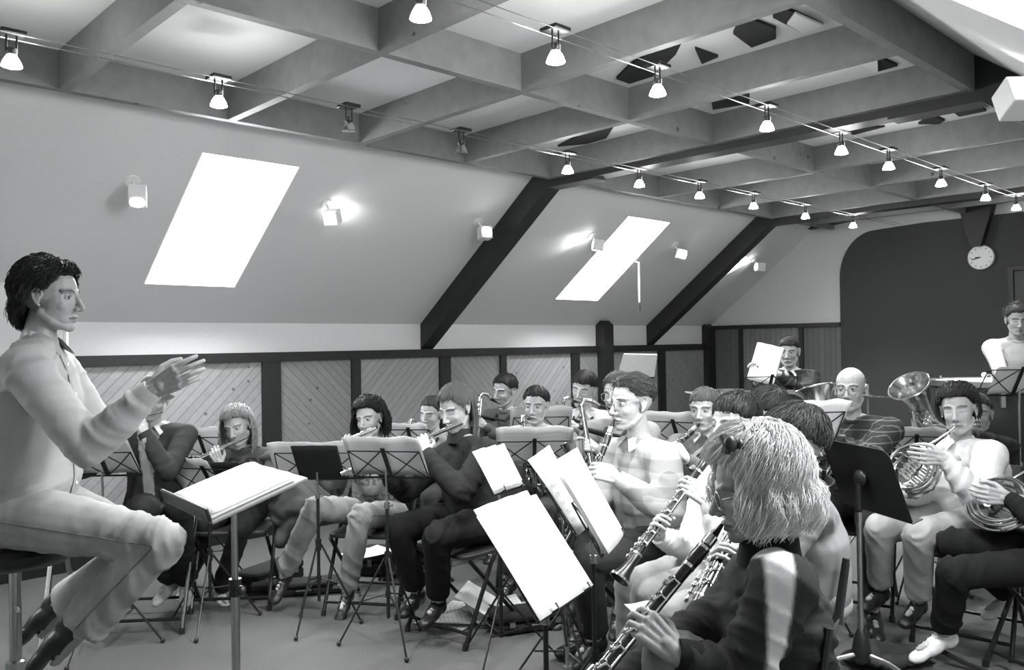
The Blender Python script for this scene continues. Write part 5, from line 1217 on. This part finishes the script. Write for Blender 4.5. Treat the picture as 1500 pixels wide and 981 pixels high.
for k_ in range(4):
    A = R_(45+90*k_); x, y = math.cos(A), math.sin(A)
    MB().tube([(x*.41, y*.41, zt_-.1), (x*.44, y*.44, .8), (x*.36, y*.36, .3), (x*.42, y*.42, .02)], .014).build('leg', M_blackm, r)
MB().tube([(0, 0, .53), (0, 0, .1)], .03).lathe([(0, 0), (.25, 0), (.25, .03), (.04, .12)], (0, 0, 0), (0, 0, 1), 24).build('base', M_blackm, r)
for (u1, v1, u2, v2, lab) in ((1442, 549, 1466, 549, 'drum mallet with a round white head over the kettledrum'), (1478, 556, 1512, 546, 'second drum mallet in the percussionist\'s other hand')):
    a, b = U(u1, v1, 6.05), U(u2, v2, 6.15); d = (b-a).normalized(); r = empty('drum_mallet', a, 0, lab, 'mallet')
    MB().tube([a, a+d*.34], .006).build('stick', M_wood2, r, world=True); MB().ell(a, .02).build('mallet_head', M_white, r, world=True)
# cymbal on its stand
p = U(1271, 579, 5.5); r = empty('cymbal_stand', (p.x, p.y, 0), 0, 'small cymbal on a thin stand behind the bald man', 'cymbal')
MB().lathe([(.0, .012), (.02, .012), (.03, .004), (.15, -.006), (.15, -.008), (0, 0)], (0, 0, p.z), (.1, 0, 1), 36).build('cymbal', M_brass, r)
MB().tube([(0, 0, p.z+.03), (0, 0, .3)], .008).build('pole', M_steel, r)
for k_ in range(3): A = R_(120*k_); MB().tube([(0, 0, .35), (math.cos(A)*.22, math.sin(A)*.22, .01)], .007).build('leg', M_steel, r)
# keyboard percussion by the reading man
p = U(1098, 574, 5.9); r = empty('percussion_table', (p.x, p.y, 0), rotz(face(0)), 'dark percussion table with small instruments before the reading man', 'table'); z_ = p.z
MB().rbox((-.38, -.2, z_-.06), (.42, .2, z_), .02).build('table_top', M_black, r, bevel=.006)
for sx in (-.33, .37):
    for sy in (-.16, .16): MB().tube([(sx, sy, z_-.06), (sx, sy, 0)], .014).build('leg', M_blackm, r)
tb_ = empty('tambourine', p+V((-.25, 0, .002)), 0, 'small tambourine with bright jingles on the percussion table', 'tambourine')
MB().lathe([(.085, 0), (.09, 0), (.09, .03), (.085, .03), (.085, 0)], (0, 0, 0), (0, 0, 1), 30).build('hoop', M_steel, tb_)
for k_ in range(6): A = R_(60*k_); MB().lathe([(0, 0), (.016, 0), (.016, .003), (0, .004)], (math.cos(A)*.092, math.sin(A)*.092, .015), (math.cos(A), math.sin(A), 0), 12).build('jingle', M_chrome, tb_)
# euphonium behind the horn player, resting on a chair
c22 = U(1356, 628, 4.95)
eu = euphonium(c22+face(-30)*.12+UPZ*.12, c22, (U(1338, 592, 4.85)-U(1375, 655, 4.95)).normalized(), face(40), 'euphonium with a bright bell standing left of the horn player\'s head', .85)
p22 = person('player hidden behind the woman with the french horn, holding a euphonium', (1432, 606, 5.15), -30, 0, 0, by=-30, s=.95, top=.03, tro=.03, skin=.4, hair=dict(val=.02, n=250, fringe=74, side=94, back=118), hands=((c22+face(60)*.1, face(-60), UPZ), (c22-face(60)*.1-UPZ*.1, face(40), UPZ)))
chair_for(p22, 'folding chair under the hidden euphonium player')

# hair clip
hc = MB().tube([U(1060, 640, 1.92), U(1066, 652, 1.90), U(1063, 664, 1.9)], .012).ell(U(1070, 650, 1.9), (.018, .014, .02)).ell(U(1084, 652, 1.92), (.012, .01, .014))
hcb = hc.build('hair_clip', M_black, p16['root'], world=True)

# coat hanging at the small girl's chair
a = [U(u, v, d) for u, v, d in ((392, 672, 5.0), (412, 700, 4.95), (424, 740, 4.95), (420, 785, 5.0))]
mb = MB(); mb.tube(a, [.05, .085, .1, .07], 16, rx=[.04, .05, .055, .04]); mb.ell(a[0], .05); mb.ell(a[3], .07); mb.ell(a[1]+V((-.06, .02, -.05)), .07)
v_, n_, f_ = remesh(mb, .011, 5); v_ = wrinkle(v_, n_, .03, 9, 4)
ct_ = empty('coat', V((a[2].x, a[2].y, a[2].z)), 0, 'crumpled grey coat hanging beside the small fair-haired girl', 'coat'); meshobj('coat_cloth', v_, f_, cloth(.1, 'denim'), ct_, tuple(ct_.location))
# ------------------------------------------------------------------ light and view
w = bpy.data.worlds.new('sky'); bpy.context.scene.world = w; w.use_nodes = True
w.node_tree.nodes['Background'].inputs[0].default_value = (.97, .985, 1, 1); w.node_tree.nodes['Background'].inputs[1].default_value = 50.
s = bpy.context.scene
s.view_settings.view_transform = 'Standard'; s.view_settings.look = 'None'; s.view_settings.exposure = 0; s.view_settings.gamma = 1
s.view_settings.use_curve_mapping = False
s.cycles.max_bounces = 7; s.cycles.diffuse_bounces = 4; s.cycles.caustics_reflective = False; s.cycles.caustics_refractive = False
s.cycles.sample_clamp_indirect = 8
